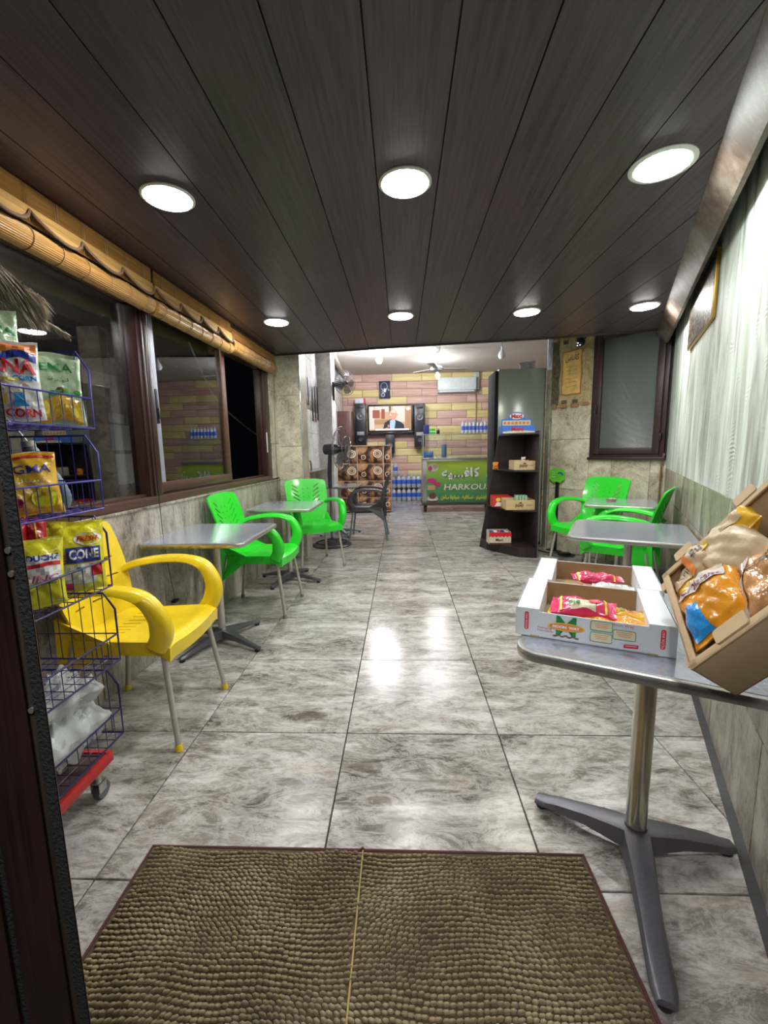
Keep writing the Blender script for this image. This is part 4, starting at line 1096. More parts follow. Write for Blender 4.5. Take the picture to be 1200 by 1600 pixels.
# wrapped cakes: pillow wraps lying down
def wrap(M, w_, h_, d_, m, label, prints, seed=0, ends=None, name='wrapped_cake', group='wrapped cakes in the trays', cat='wrapped cake'):
    B = Bag(w_, h_, d_, seed, .13); t = thing(name, label, cat, M=M, group=group)
    part('film_body', B.mesh(m, 14, 20), t)
    for k, (nm, mm, fn) in enumerate(prints):
        o = .0014+.0006*k; mb = MB(); fn(mb, lambda a, b: B.front(a, b, o)); mb.build(nm, mm, t, smooth=False)
    return t
def lie(par_xy, z, rz, tilt=0.):   # bag laid on its back, its long side along local x
    return T(par_xy[0], par_xy[1], z) @ RZ(rz) @ RX(tilt) @ RZ(-PI/2) @ RX(-PI/2)
def txy(c, a, b): v = c+e1*a+e2*b; return (v.x, v.y)
# text baseline runs along the long side: map (a across, b along)
def tx_long(mb, s_, f, ca, cb, L_, H_, **kw): add_text(mb, s_, lambda a, b: f(-(b-cb)+ca, cb+(a-cb)), cb, cb, L_, H_, **kw)
bands = lambda: [('yellow_band', I_YEL, lambda mb, f: strip(mb, f, -.036, .036, .020, .025)), ('yellow_band', I_YEL, lambda mb, f: strip(mb, f, -.036, .036, .133, .138))]
LB = lambda: wrap
pz = .776+.030
pie = [('cream_panel', I_CRM, lambda mb, f: strip(mb, f, -.012, .034, .050, .115)), ('yellow_band', I_YEL, lambda mb, f: strip(mb, f, -.036, .036, .022, .028)), ('yellow_band', I_YEL, lambda mb, f: strip(mb, f, -.036, .036, .138, .144)),
       ('green_lettering', I_GRN, lambda mb, f: tx_long(mb, 'Pie', f, .010, .060, .030, .026, bold=.001)),
       ('strawberry_picture', I_RED, lambda mb, f: add_disc(mb, -.004, .110, .011, .012, f, 12)), ('red_word', I_RED, lambda mb, f: tx_long(mb, 'strawberry', f, .026, .055, .035, .007))]
apr = [('yellow_band', I_YEL, lambda mb, f: strip(mb, f, -.036, .036, .022, .027)), ('yellow_band', I_YEL, lambda mb, f: strip(mb, f, -.036, .036, .138, .143)),
       ('green_lettering', I_GRN, lambda mb, f: tx_long(mb, 'Pie', f, .0, .070, .035, .022, bold=.0008)), ('red_lettering', I_RED, lambda mb, f: tx_long(mb, 'apricot', f, .020, .075, .055, .012, bold=.0005)),
       ('fruit_picture', I_ORG, lambda mb, f: add_disc(mb, -.018, .10, .010, .016, f, 12))]
wrap(lie(txy(c0, .080, .125), pz+.010, TR+.02), .075, .155, .04, F_A, 'golden wrapped pie at the left under the pink one', apr, 31)
wrap(lie(txy(c0, .150, .080), pz+.004, TR-.05), .075, .165, .04, F_O, 'orange wrapped pie lying beneath the pink one', [], 32)
wrap(lie(txy(c0, .215, .135), pz+.014, TR-.12), .08, .155, .04, F_A, 'amber wrapped apricot pie at the right side of the near tray', apr, 33)
wrap(lie(txy(c0, .230, .062), pz+.012, TR-.10), .075, .135, .04, F_O, 'orange wrapped pie at the front right corner of the tray', [], 34)
wrap(lie(txy(c0, .088, .100), pz+.034, TR+.05, .25), .080, .170, .045, F_P, 'pink strawberry pie lying on top in the near tray', pie, 35)
wrap(lie(txy(c1, .120, .150), pz+.026, TR+.16, .1), .055, .165, .036, F_P, 'thin pink wrapped cake with yellow bands in the rear tray', bands(), 36)
wrap(lie(txy(c1, .185, .105), pz+.012, TR+.02), .06, .13, .03, F_W, 'white and silver wrapped cake at the right of the rear tray', [('blue_print', I_GRY, lambda mb, f: [strip(mb, f, -.02, .02, .03+.02*i, .033+.02*i, 4, 0, 2) for i in range(4)])], 37)
wrap(lie(txy(c1, .085, .08), pz+.004, TR-.05), .06, .14, .03, F_R, 'dark red wrapped cake low in the rear tray', [], 38)

# ------------------------------------------------------------ leaning carton with croissant bags
Cc = Vector((.6612, .8197, .8026)); uu = Vector((-.8532, .1486, .5000)).normalized(); vv = Vector((.3350, .8908, .3070)).normalized(); ll = uu.cross(vv)*-1
ll = vv.cross(uu); ll.normalize(); vv = uu.cross(ll); vv.normalize()
MK = Matrix.Identity(4)
for i in range(3): MK[i][0] = ll[i]; MK[i][1] = vv[i]; MK[i][2] = uu[i]; MK[i][3] = Cc[i]
ct = thing('cardboard_carton', 'open brown cardboard carton tipped against the wall, holding croissant bags', 'box', M=MK)
Lk, Wk, Dk = .40, .340, .098
th = .004
def panel(name, lo, hi, m=kraft): return MB().b2(lo, hi, .0008).build(name, m, ct)
panel('carton_base', (0, 0, 0), (Lk, Wk, th), kraft_i)
# front and rear long sides, short near end; each with its inner ply
for nm, lo, hi in (('long_side', (0, 0, 0), (Lk, th, Dk)), ('long_side', (0, Wk-th, 0), (Lk, Wk, Dk)), ('short_side', (0, 0, 0), (th, Wk, Dk)), ('short_side', (Lk-th, 0, 0), (Lk, Wk, Dk))): panel(nm, lo, hi)
panel('folded_rim', (0, -.001, Dk-.004), (Lk, .020, Dk)); panel('folded_rim', (0, Wk-.018, Dk-.004), (Lk, Wk+.001, Dk)); panel('folded_rim', (-.001, .0, Dk-.004), (.018, Wk, Dk))
# locking tabs
def tabp(cx, cy, w_, h_, M2): return MB().prism([(cx+x, cy+y) for x, y in rsq(w_/2, h_/2, .006, 3)], 0, .003, M=M2).build('lock_tab', kraft, ct)
tabp(.08, Wk+.017, .055, .034, T(0, 0, Dk-.001)); tabp(.27, Wk+.017, .055, .034, T(0, 0, Dk-.001)); tabp(.11, .028, .075, .036, T(0, 0, Dk+.0005)); tabp(-.006, .30, .02, .03, T(0, 0, Dk-.006)); tabp(.0, .03, .022, .03, T(0, 0, Dk-.008))
MB().prism(rrect(.30, .26, .075, .026, .012), th, th+.0015).build('hand_hole', mat('pale_hole', (.62, .66, .60), .7), ct)
MB().prism(rrect(.19, .05, .04, .018, .008), 0, .0015, M=RX(PI/2)).build('hand_hole', gapm, ct)
def inbox(a, b, c, rz=0., lean=0.):   # bag lying on the carton's contents, long side b, in carton space
    return MK @ T(a, b, c) @ RZ(rz) @ RX(-PI/2+lean)
GC = 'croissant bags in the tipped carton'
bag_thing(.13, .18, .06, F_A, inbox(.085, .200, .050, .30), 'amber croissant bag at the left side of the carton', [
    ('cream_band', F_C, lambda mb, f: strip(mb, f, -.055, .055, .085, .125)),
    ('dark_lettering', I_BLK, lambda mb, f: add_text(mb, 'Crisp', f, .0, .105, .06, .022)),
    ('orange_top', I_ORG, lambda mb, f: strip(mb, f, -.055, .055, .150, .172))], group=GC, seed=41, name='croissant_bag', cat='croissant bag', crimp=.1)
bag_thing(.15, .19, .07, F_O, inbox(.085, .055, .080, -.05), 'orange croissant bag with blue corner at the carton front', [
    ('cream_band', F_C, lambda mb, f: strip(mb, f, -.060, .060, .148, .172)),
    ('blue_corner', F_B, lambda mb, f: strip(mb, f, -.066, -.012, .012, .075)),
    ('white_band', mat('pale_label', (.62, .56, .52), .4), lambda mb, f: strip(mb, f, -.060, .062, .112, .146)),
    ('purple_lettering', mat('plum_ink', (.22, .05, .10), .4), lambda mb, f: add_text(mb, 'Croissant', f, .005, .128, .105, .024, bold=.0007))], group=GC, seed=44, name='croissant_bag', cat='croissant bag', crimp=.1)
clear_o = mat('clear_film_over_pastry', (.62, .31, .12), .18, 0, .5, 26, bump=.5, bscale=30, coat=.8)
bag_thing(.15, .20, .065, clear_o, inbox(.185, .0, .070, -.35), 'clear bag of golden crispy rolls with black lettering', [
    ('film_edge', mat('film_haze', (.55, .47, .45), .2, coat=.6), lambda mb, f: strip(mb, f, -.072, -.052, .02, .18)),
    ('black_lettering', I_BLK, lambda mb, f: add_text(mb, 'Crispy', f, .0, .130, .105, .030, bold=.001))], group=GC, seed=47, name='croissant_bag', cat='croissant bag', crimp=.08)
bag_thing(.14, .20, .075, F_C, inbox(.180, .175, .070, .12), 'cream coloured bag with twisted golden neck at the top of the pile', [
    ('golden_neck', F_A, lambda mb, f: strip(mb, f, -.06, .06, .165, .200)),
    ('yellow_patch', I_YEL, lambda mb, f: add_disc(mb, -.035, .13, .018, .016, f, 12)),
    ('white_band', I_WHT, lambda mb, f: strip(mb, f, -.05, .05, .182, .192))], group=GC, seed=50, name='croissant_bag', cat='croissant bag', crimp=.12)
bag_thing(.10, .08, .05, F_A, inbox(.215, .270, .080, .05), 'golden bag end peeking out behind the cream bag', [('cream_label', F_C, lambda mb, f: strip(mb, f, -.03, .03, .02, .05))], group=GC, seed=53, name='croissant_bag', cat='croissant bag')
bag_thing(.09, .10, .05, F_C, inbox(.115, .255, .080, .2), 'small cream bag with black letters at the carton rim', [('black_lettering', I_BLK, lambda mb, f: add_text(mb, 'Su', f, .01, .05, .035, .03, bold=.001)), ('orange_edge', I_ORG, lambda mb, f: strip(mb, f, -.04, -.02, .01, .09))], group=GC, seed=56, name='croissant_bag', cat='croissant bag')

# ------------------------------------------------------------ wall decor, angled wall
bp_ = thing('castle_board', 'castle-shaped wooden wall board framing a scroll', 'wall board', M=MS)
ow = stone('old_board', (.20, .13, .06), (.45, .34, .17), (.60, .50, .30), (.22, .13, .06), .6, .5, 3.)
MB().b2((.012, .0, 1.78), (.020, .49, 2.60), .003).build('board', ow, bp_)
darkb = stone('board_dark', (.045, .038, .022), (.10, .085, .05), (.19, .16, .10), (.08, .05, .03), .7, .5, 5.)
P = [(0, 1.80), (.085, 1.80), (.10, 1.95), (.085, 2.1), (.105, 2.22), (.09, 2.35), (.07, 2.45), (.085, 2.55), (0, 2.55)]
MB().prism([(y_, z_) for y_, z_ in P], 0, .012, M=T(.020, 0, 0) @ Matrix(((0, 0, 1, 0), (1, 0, 0, 0), (0, 1, 0, 0), (0, 0, 0, 1)))).build('ivy_strip', darkb, bp_)
brk = mat('small_brick', (.36, .19, .10), .6, var=.3, scale=40)
for (a, z_, w_, h_) in ((.01, 2.545, .055, .045), (.13, 2.55, .07, .04), (.29, 2.545, .075, .045), (.41, 2.55, .06, .04), (.01, 1.765, .06, .05), (.12, 1.765, .08, .045), (.26, 1.765, .09, .045), (.40, 1.775, .07, .035)):
    MB().b2((.018, a, z_), (.038, a+w_, z_+h_), .003).build('brick_block', brk, bp_)
for (a, z_, w_, h_) in ((.13, 2.50, .06, .04), (.29, 2.50, .06, .04), (.13, 1.815, .07, .04), (.27, 1.815, .07, .04), (.025, 2.50, .05, .04)):
    MB().b2((.019, a, z_), (.024, a+w_, z_+h_)).build('dark_notch', darkb, bp_)
MB().b2((.018, .405, 2.35), (.026, .49, 2.42), .002).b2((.018, .405, 2.13), (.026, .49, 2.345), .002).b2((.018, .40, 1.83), (.026, .49, 2.125), .002).build('stone_strip', ow, bp_)
scp = []
rg = random.Random(2)
for k in range(9): scp.append((.125+.252*k/8, 1.905+rg.uniform(0, .012)))
for k in range(15): scp.append((.377+rg.uniform(-.008, .004), 1.92+.49*k/14))
for k in range(9): scp.append((.377-.252*k/8, 2.422+rg.uniform(-.01, .004)))
for k in range(15): scp.append((.125+rg.uniform(-.004, .008), 2.41-.49*k/14))
YZ = Matrix(((0, 0, 1, 0), (1, 0, 0, 0), (0, 1, 0, 0), (0, 0, 0, 1)))
sc_ = thing('parchment_scroll', 'orange parchment scroll with black Arabic lettering', 'sign', M=MS)
MB().prism(scp, .026, .032, M=YZ).build('parchment_edge', mat('burnt_edge', (.42, .17, .05), .6, var=.3, scale=30), sc_)
inner = [(.251+(y_-.251)*.90, 2.165+(z_-2.165)*.95) for y_, z_ in scp]
MB().prism(inner, .032, .0328, M=YZ).build('parchment', mat('parchment_gold', (.78, .50, .17), .6, var=.2, scale=12), sc_)
fs = lambda a, b: Vector((.0334, a, b))
mb = MB(); add_text(mb, 'كالناس', fs, .255, 2.325, .165, .085, bold=.002)
for k in range(6):
    add_text(mb, ['من يزرع الخير', 'يحصد المحبة', 'في قلوب الناس', 'كل يوم', 'والله يحب', 'المحسنين'][k], fs, .252, 2.235-.045*k, .15-.015*(k % 3), .020)
mb.build('black_lettering', I_BLK, sc_, smooth=False)
cm = thing('security_camera', 'small black dome camera with white dots above the scroll', 'camera', M=MS @ T(.06, .36, 2.48))
MB().lathe([(.001, -.05), (.025, -.046), (.042, -.03), (.048, 0), (.048, .02), (.03, .03)], 16, M=RY(-.9)).build('dome', blackp, cm)
for k in range(3):
    a = 2*PI*k/3
    MB().lathe([(.001, -.004), (.007, -.002), (.007, .003)], 8, M=RY(-.9) @ T(.018*math.cos(a), .018*math.sin(a), -.048)).build('led', mat('white_led%d' % k, (.8, .8, .8), .4, emit=(1, 1, 1), es=.6), cm)
MB().tube([(-.03, .03, .03), (-.02, .08, .07), (-.05, .12, .09)], .004, 6).build('cable', blackp, cm)
# green star badge on a black post
st = thing('badge_sign', 'bright green star-edged badge sign on a black post', 'sign', M=MS @ T(.03, .125, 0))
MB().b2((-.012, -.020, .0), (.010, .020, .88), .003).build('post', blackp, st); MB().b2((-.02, -.09, 0), (.06, .09, .012), .003).build('foot', blackp, st)
P = []
for k in range(24):
    a = 2*PI*k/24+PI/24; r_k = .105 if (k % 3 == 1) else .088; 
    x_, z_ = math.cos(a), math.sin(a); q = 1/max(abs(x_), abs(z_))**.6; P.append((x_*r_k*q*1.12, z_*r_k*q*.92+.955))
MB().prism(P, .012, .020, M=YZ).build('badge', mat('badge_green', (.16, .68, .04), .35), st)
fb = lambda a, b: Vector((.0212, a, b))
mb = MB(); [add_text(mb, s_, fb, -.040, 1.0-.030*i, .055, .018, bold=.0006) for i, s_ in enumerate(('شبكة', 'مجانية', 'هنا'))]; add_text(mb, 'للاستفسار اتصل بنا', fb, 0, .895, .12, .012); mb.build('white_lettering', I_WHT, st, smooth=False)
for m_, r0_, r1_ in ((I_BLU, .042, .030), (I_LBL, .029, .020)):
    mb = MB(); n = 12; V = [fb(.045+r0_*math.cos(PI*k/n*.8), .955+r0_*math.sin(PI*k/n*.8)) for k in range(n+1)]+[fb(.045+r1_*math.cos(PI*k/n*.8), .955+r1_*math.sin(PI*k/n*.8)) for k in range(n+1)]
    mb.pts(V, [(k, k+1, n+2+k, n+1+k) for k in range(n)]); mb.build('blue_arc', m_, st, smooth=False)
# framed dark print on the right wall
pf = thing('framed_picture', 'dark gold-patterned picture in a thin gilt frame on the plaster wall', 'picture', M=MR @ T(.012, 0, 0))
def rs(yv): return (4.5-yv)/.8978
sA, sB = rs(3.42), rs(2.55)
fr_m = mat('gilt_frame', (.48, .30, .07), .35, .6)
MB().b2((0, sA, 1.99), (.018, sB, 2.355), .002).build('frame', fr_m, pf)
def oldprint():
    m, t, b = nt('dark_calligraphy_print')
    tc = N(t, 'ShaderNodeTexCoord'); n = N(t, 'ShaderNodeTexNoise', i_Scale=16.0, i_Detail=5.0, i_Distortion=2.5); t.links.new(tc.outputs['Object'], n.inputs['Vector'])
    rp = ramp(t, [(.48, (.02, .017, .014)), (.56, (.15, .11, .06)), (.66, (.36, .28, .16))]); t.links.new(n.outputs['Fac'], rp.inputs['Fac'])
    t.links.new(rp.outputs['Color'], b.inputs['Base Color']); b.inputs['Roughness'].default_value = .4; b.inputs['Specular IOR Level'].default_value = .15
    return m
MB().b2((.018, sA+.008, 1.998), (.0195, sB-.008, 2.347)).build('print', oldprint(), pf, smooth=False)
# pipe in the corner
tag(MB().tube([tuple(MR @ Vector(p)) for p in [(.05, .02, .1), (.05, .02, 1.12), (.03, .02, 1.22)]], .009, 8).build('corner_pipe', mat('rusty_pipe', (.20, .11, .07), .6)), 'thin rusty pipe rising in the corner below the small window', 'pipe')
# floor cables behind the shelf
tag(MB().tube(smoothpath([(1.70, 5.40, .012), (1.82, 5.25, .012), (1.98, 5.22, .012), (2.06, 5.10, .012), (1.9, 5.05, .012), (1.75, 5.12, .012)], 6), .007, 6).build('floor_cable', blackp), 'loose black cable on the floor by the corner shelf', 'cable')
tag(MB().b2((1.88, 5.10, 0), (2.02, 5.17, .04), .006).build('power_strip', blackp), 'black power strip on the floor under the green badge sign', 'power strip')

# ------------------------------------------------------------ corner shelf, fridge and what stands on them
sh = thing('corner_shelf', 'dark brown open shelf unit with slanting left side', 'shelf', (0, 0, 0))
MB().b2((1.575, 5.03, 0), (1.595, 5.66, 1.49), .002).build('side_panel', shelf_m, sh)
MB().b2((1.595, 5.03, 0), (1.60, 5.66, 1.49)).build('edge_face', mat('grey_back_face', (.25, .24, .23), .6), sh)
# trapezoid back panel, facing the room
V = [(1.03, 5.655, 0), (1.58, 5.655, 0), (1.58, 5.655, 1.49), (1.255, 5.655, 1.47), (1.03, 5.675, 0), (1.58, 5.675, 0), (1.58, 5.675, 1.49), (1.255, 5.675, 1.47)]
MB().pts(V, [(0, 1, 2, 3), (7, 6, 5, 4), (0, 4, 5, 1), (1, 5, 6, 2), (2, 6, 7, 3), (3, 7, 4, 0)]).build('back_panel', shelf_m, sh, smooth=False)
for z_, nm in ((1.47, 'top_board'), (1.04, 'shelf_board'), (.57, 'shelf_board'), (.12, 'base_board')):
    xl = 1.03+.225*z_/1.47; fx = 1.28 if z_ > .2 else 1.36
    yf = 5.05
    poly = [(xl, 5.655), (1.575, 5.655), (1.575, 5.03), (fx+.06*z_, 5.08), (xl+.04, 5.48)]
    MB().prism(poly, z_-.018, z_).build(nm, shelf_m, sh, smooth=False)
pl_ = [(1.04, 5.655), (1.575, 5.655), (1.575, 5.035), (1.39, 5.075), (1.09, 5.49)]
MB().prism(pl_, 0, .102).build('plinth', shelf_m, sh, smooth=False)
frg = thing('display_fridge', 'tall grey green fridge side standing behind the shelf', 'fridge', (0, 0, 0))
fg_m = mat('grey_green_enamel', (.30, .34, .29), .22, .1, var=.04, scale=2)
MB().b2((1.258, 5.74, .04), (1.85, 6.18, 2.30), .006).build('body', fg_m, frg)
MB().b2((1.215, 5.745, .04), (1.256, 6.18, 2.28), .004).build('door', mat('matte_black', (.006, .006, .007), .9), frg)
MB().b2((1.26, 5.76, 0), (1.84, 6.15, .04)).build('plinth', blackp, frg)
MB().b2((1.852, 5.76, 0), (1.862, 5.9, 2.3)).build('rear_strip', blackp, frg)  # plain black strip along the rear edge
pk = Bag(.22, .13, .10, 60)
t = thing('plastic_packet', 'silver grey plastic packet lying on top of the fridge', 'packet', M=T(1.70, 6.0, 2.302) @ RY(-.1)); part('film_body', pk.mesh(film('silver_film', (.42, .42, .48))), t)
t = thing('white_poster', 'narrow white printed strip at the edge of the stone wall', 'poster', (0, 0, 0)); MB().b2((1.80, 5.52, 2.24), (1.862, 5.524, 2.62)).build('sheet', mat('poster_white', (.62, .66, .78), .5), t)
MB().tube([(1.82, 5.518, 2.28), (1.845, 5.518, 2.38), (1.822, 5.518, 2.44), (1.85, 5.518, 2.56)], .002, 4).build('blue_scribble', I_BLU, t)
# display box on the shelf top
def carton(name, x0, x1, y0, y1, z0, h_, m, label, cat='box', group='boxes of sweets on the corner shelf', openb=True):
    t = thing(name, label, cat, ((x0+x1)/2, (y0+y1)/2, z0), 0, group); w_, d_ = (x1-x0)/2, (y1-y0)/2; th = .004
    b = MB(); b.b2((-w_, -d_, 0), (w_, -d_+th, h_)); b.b2((-w_, d_-th, 0), (w_, d_, h_*1.05)); b.b2((-w_, -d_+th, 0), (-w_+th, d_-th, h_)); b.b2((w_-th, -d_+th, 0), (w_, d_-th, h_)); b.b2((-w_+th, -d_+th, 0), (w_-th, d_-th, th))
    b.build('carton_body', m, t); return t, w_, d_
I_MB = mat('bright_blue_card', (.05, .20, .72), .4)
t, w_, d_ = carton('display_box', 1.20, 1.575, 5.20, 5.40, 1.471, .085, I_MB, 'blue and yellow display box with arched header lettered Maxi')
ff = lambda k: (lambda a, b: Vector((a, -d_-.001-.0004*k, b)))
ink(t, 'yellow_band', I_CRM, lambda mb: add_poly(mb, [(-w_, 0), (w_, 0), (w_, .02), (0, .035), (-w_, .02)], ff(1)))
ink(t, 'red_lettering', I_RED, lambda mb: add_text(mb, 'Maxi', ff(2), -.02, .05, .14, .05, bold=.003))
hd = MB(); P = [(-w_, .02), (w_, .02), (w_-.01, .17), (.10, .18)]+[(.10*math.cos(PI*k/10), .18+.075*math.sin(PI*k/10)) for k in range(1, 10)]+[(-.10, .18), (-w_+.01, .17)]
hd.prism(P, -d_*.2, -d_*.2+.006, M=Matrix(((1, 0, 0, 0), (0, 0, -1, 0), (0, 1, 0, 0), (0, 0, 0, 1)))); hd.build('arched_header', I_MB, t)
yh = d_*.2-.006-.002
fh = lambda k: (lambda a, b: Vector((a, yh-.001*k, b)))
ink(t, 'header_lettering', I_RED, lambda mb: add_text(mb, 'Maxi', fh(3), 0, .205, .13, .05, bold=.003))
ink(t, 'header_oval', I_WHT, lambda mb: add_disc(mb, 0, .205, .085, .036, fh(1)))
ink(t, 'biscuit_picture', I_CRM, lambda mb: add_poly(mb, [(-w_+.02, .095), (w_-.02, .095), (w_-.02, .155), (-w_+.02, .155)], fh(1)))
ink(t, 'biscuit_rows', I_ORG, *[(lambda i: lambda mb: add_disc(mb, -w_+.05+.045*i, .125, .018, .018, fh(2), 10))(i) for i in range(7)])
tanc = mat('tan_card', (.60, .44, .24), .6)
def tan(x0, x1, y0, y1, z, h_, lab, word):
    t, w_, d_ = carton('sweet_box', x0, x1, y0, y1, z, h_, tanc, lab)
    f2 = lambda a, b: Vector((a, -d_-.0015, b))
    ink(t, 'brown_lettering', I_BRN, *[(lambda i: lambda mb: add_disc(mb, -.055+.012*i, h_*(.42+.05*(i % 2)), .005, h_*(.16 if i % 3 else .24), f2, 8))(i) for i in range(8)], lambda mb: add_poly(mb, [((x1-x0)*.2, h_*.45), ((x1-x0)*.42, h_*.45), ((x1-x0)*.42, h_*.5), ((x1-x0)*.2, h_*.5)], f2), lambda mb: add_disc(mb, 0, h_*.72, .018, .010, f2, 10))
    return t
tan(1.33, 1.572, 5.14, 5.40, 1.041, .105, 'tan card box of wrapped sweets on the upper shelf', '')
tan(1.235, 1.572, 5.10, 5.36, .571, .115, 'wider tan card box on the middle shelf', '')
for i, (x, y, z, m_, lab, s_) in enumerate(((1.235, 5.40, 1.043, F_O, 'orange wrapped bars beside the upper tan box', 1), (1.455, 5.22, 1.125, F_W, 'silver crumpled wrapper sticking out of the upper tan box', .8))):
    t = wrap(T(x, y, z) @ RZ(-PI/2) @ RX(-.5 if i else 0) @ RX(PI/2*0), .07*s_, .085*s_, .06, m_, lab, [('red_print', I_RED, lambda mb, f: strip(mb, f, -.02, .02, .03, .045))], 70+i, name='sweet_packet', group='loose sweets on the corner shelf', cat='packet')
    t.matrix_world = T(x-.07 if not i else x, y, z) @ RY(PI/2*0) @ RZ(.2*i)
t, w_, d_ = carton('sweet_box', 1.14, 1.37, 5.38, 5.56, .571, .13, mat('red_card', (.62, .04, .03), .5), 'red and white sweet box behind the wide tan box')
ink(t, 'white_print', I_WHT, lambda mb: add_poly(mb, [(-w_+.02, .01), (w_-.02, .01), (w_-.04, .05), (-w_+.05, .06)], lambda a, b: Vector((a, -d_-.001, b))))
ink(t, 'yellow_disc', I_YEL, lambda mb: add_disc(mb, -.05, .09, .03, .025, lambda a, b: Vector((a, -d_-.0015, b))))
for k in range(4):
    tt = thing('gum_packet', 'pale green packet above the wide tan box, %s from the left' % ['first', 'second', 'third', 'fourth'][k], 'packet', (1.40+.035*k, 5.28, .60), 0, 'pale green packets in the tan box')
    MB().b2((-.013, -.05, 0), (.013, .05, .128), .003).build('carton_body', mat('mint_card', (.38, .60, .42), .5) if 'mint_card' not in MATS else MATS['mint_card'], tt)
t, w_, d_ = carton('sweet_box', 1.075, 1.345, 5.26, 5.44, .121, .15, mat('white_red_card', (.66, .58, .46), .5), 'red and cream box of bars on the bottom shelf')
fq = lambda k: (lambda a, b: Vector((a, -d_-.001-.0005*k, b)))
ink(t, 'red_band', I_RED, lambda mb: add_poly(mb, [(-w_, .15), (-w_, .075)]+[(-w_+2*w_*k/12, .085+.018*(k % 2)) for k in range(13)]+[(w_, .075), (w_, .15)], fq(1)))
ink(t, 'black_lettering', I_BLK, lambda mb: add_text(mb, 'Maxi', fq(2), -.01, .055, .09, .035, bold=.001))
ink(t, 'brown_band', I_BRN, lambda mb: add_poly(mb, [(-w_, 0), (w_, 0), (w_, .018), (-w_, .018)], fq(1)))
for k in range(5):
    tt = thing('chocolate_bar', 'wrapped bar in the bottom shelf box, %s from the left' % ['first', 'second', 'third', 'fourth', 'fifth'][k], 'chocolate bar', (1.12+.045*k, 5.35, .128), 0, 'bars in the bottom shelf box')
    MB().b2((-.018, -.05, 0), (.018, .05, .145), .006).build('wrapper', (I_BLU, I_WHT, I_PNK)[k % 3], tt)

# ------------------------------------------------------------ back room things
# serving counter
co = thing('serving_counter', 'steel serving counter on castors with green cafe banner', 'counter', (0, 0, 0))
steel = mat('brushed_steel', (.50, .50, .48), .3, .85)
MB().b2((.44, 8.95, .16), (2.0-.03, 9.55, 1.10), .006).build('body', steel, co)
MB().b2((.42, 8.90, .145), (1.96, 9.6, .20), .004).build('base_frame', mat('dark_frame', (.06, .055, .05), .5), co)
MB().b2((.41, 8.90, 1.10), (1.97, 9.6, 1.13), .006).build('top_ledge', mat('bright_steel', (.72, .74, .76), .2, .9), co)
for x in (.50, 1.85):
    for y in (9.0, 9.5):
        cs_ = MB().b2((x-.03, y-.03, .10), (x+.03, y+.03, .146)).build('castor', blackp, co)
        MB().lathe([(.01, -.018), (.066, -.018), (.070, 0), (.066, .018), (.01, .018)], 16, M=T(x, y, .070) @ RY(PI/2)).build('wheel', blackp, cs_)
def banner():
    m, t, b = nt('green_banner')
    tc = N(t, 'ShaderNodeTexCoord'); sp = N(t, 'ShaderNodeSeparateXYZ'); t.links.new(tc.outputs['Object'], sp.inputs[0])
    rp = ramp(t, [(.20, (.05, .24, .11)), (.55, (.13, .38, .12)), (.85, (.34, .56, .06)), (1.0, (.48, .66, .07))]); t.links.new(sp.outputs['Z'], rp.inputs['Fac'])
    t.links.new(rp.outputs['Color'], b.inputs['Base Color']); b.inputs['Roughness'].default_value = .35
    return m
MB().b2((.52, 8.943, .20), (1.96, 8.950, 1.06)).build('banner', banner(), co, smooth=False)
fbn = lambda k: (lambda a, b: Vector((a, 8.942-.003*k, b)))
ink(co, 'dark_outline', I_GRN, lambda mb: add_text(mb, 'كافـــيه', fbn(1), 1.22, .80, .78, .25, bold=.022))
ink(co, 'white_arabic_lettering', I_WHT, lambda mb: add_text(mb, 'كافـــيه', fbn(2), 1.22, .80, .78, .25, bold=.012))
ink(co, 'word_outline', I_BLK, lambda mb: add_text(mb, 'HARKOUS', fbn(1), 1.36, .52, .95, .125, slant=.15, bold=.007))
ink(co, 'cream_lettering', mat('pale_cream', (.80, .80, .62), .4), lambda mb: add_text(mb, 'HARKOUS', fbn(2), 1.36, .52, .95, .125, slant=.15, bold=.0045))
ink(co, 'white_arabic_edge', I_WHT, lambda mb: add_text(mb, 'ش', fbn(2), 1.86, .80, .22, .26, bold=.006))
ink(co, 'yellow_lettering', mat('bright_yellow', (.90, .85, .10), .4), lambda mb: add_text(mb, 'كابتشينو . نسكافيه . شوكولا ساخن', fbn(2), 1.30, .30, .98, .11, bold=.004))
ink(co, 'picture_panel', mat('pale_picture', (.62, .62, .50), .4), lambda mb: add_disc(mb, .65, .93, .12, .09, fbn(1)), lambda mb: add_disc(mb, .64, .28, .12, .06, fbn(1)))
ink(co, 'cake_picture', I_PNK, lambda mb: add_disc(mb, .59, .91, .045, .05, fbn(2), 10), lambda mb: add_disc(mb, .62, .66, .10, .05, fbn(2)), lambda mb: add_disc(mb, .74, .58, .07, .045, fbn(2)))
ink(co, 'pastry_picture', mat('pastry', (.55, .38, .20), .5), lambda mb: add_disc(mb, .70, .94, .05, .045, fbn(2)), lambda mb: add_poly(mb, [(.54, .46), (.70, .46), (.70, .56), (.54, .56)], fbn(2)))
ink(co, 'cup_picture', I_BRN, lambda mb: add_disc(mb, .64, .34, .075, .07, fbn(2)), lambda mb: add_disc(mb, .64, .22, .10, .03, fbn(2)))
ink(co, 'saucer_picture', I_WHT, lambda mb: add_disc(mb, .64, .255, .085, .02, fbn(3)))
gl = MB()
for lo, hi in (((.45, 8.98, 1.13), (1.95, 8.985, 1.60)), ((.45, 8.98, 1.13), (.455, 9.55, 1.60)), ((.45, 8.98, 1.60), (1.95, 9.55, 1.608))): gl.b2(lo, hi)
gl.build('glass_case', glass_c, co, smooth=False)
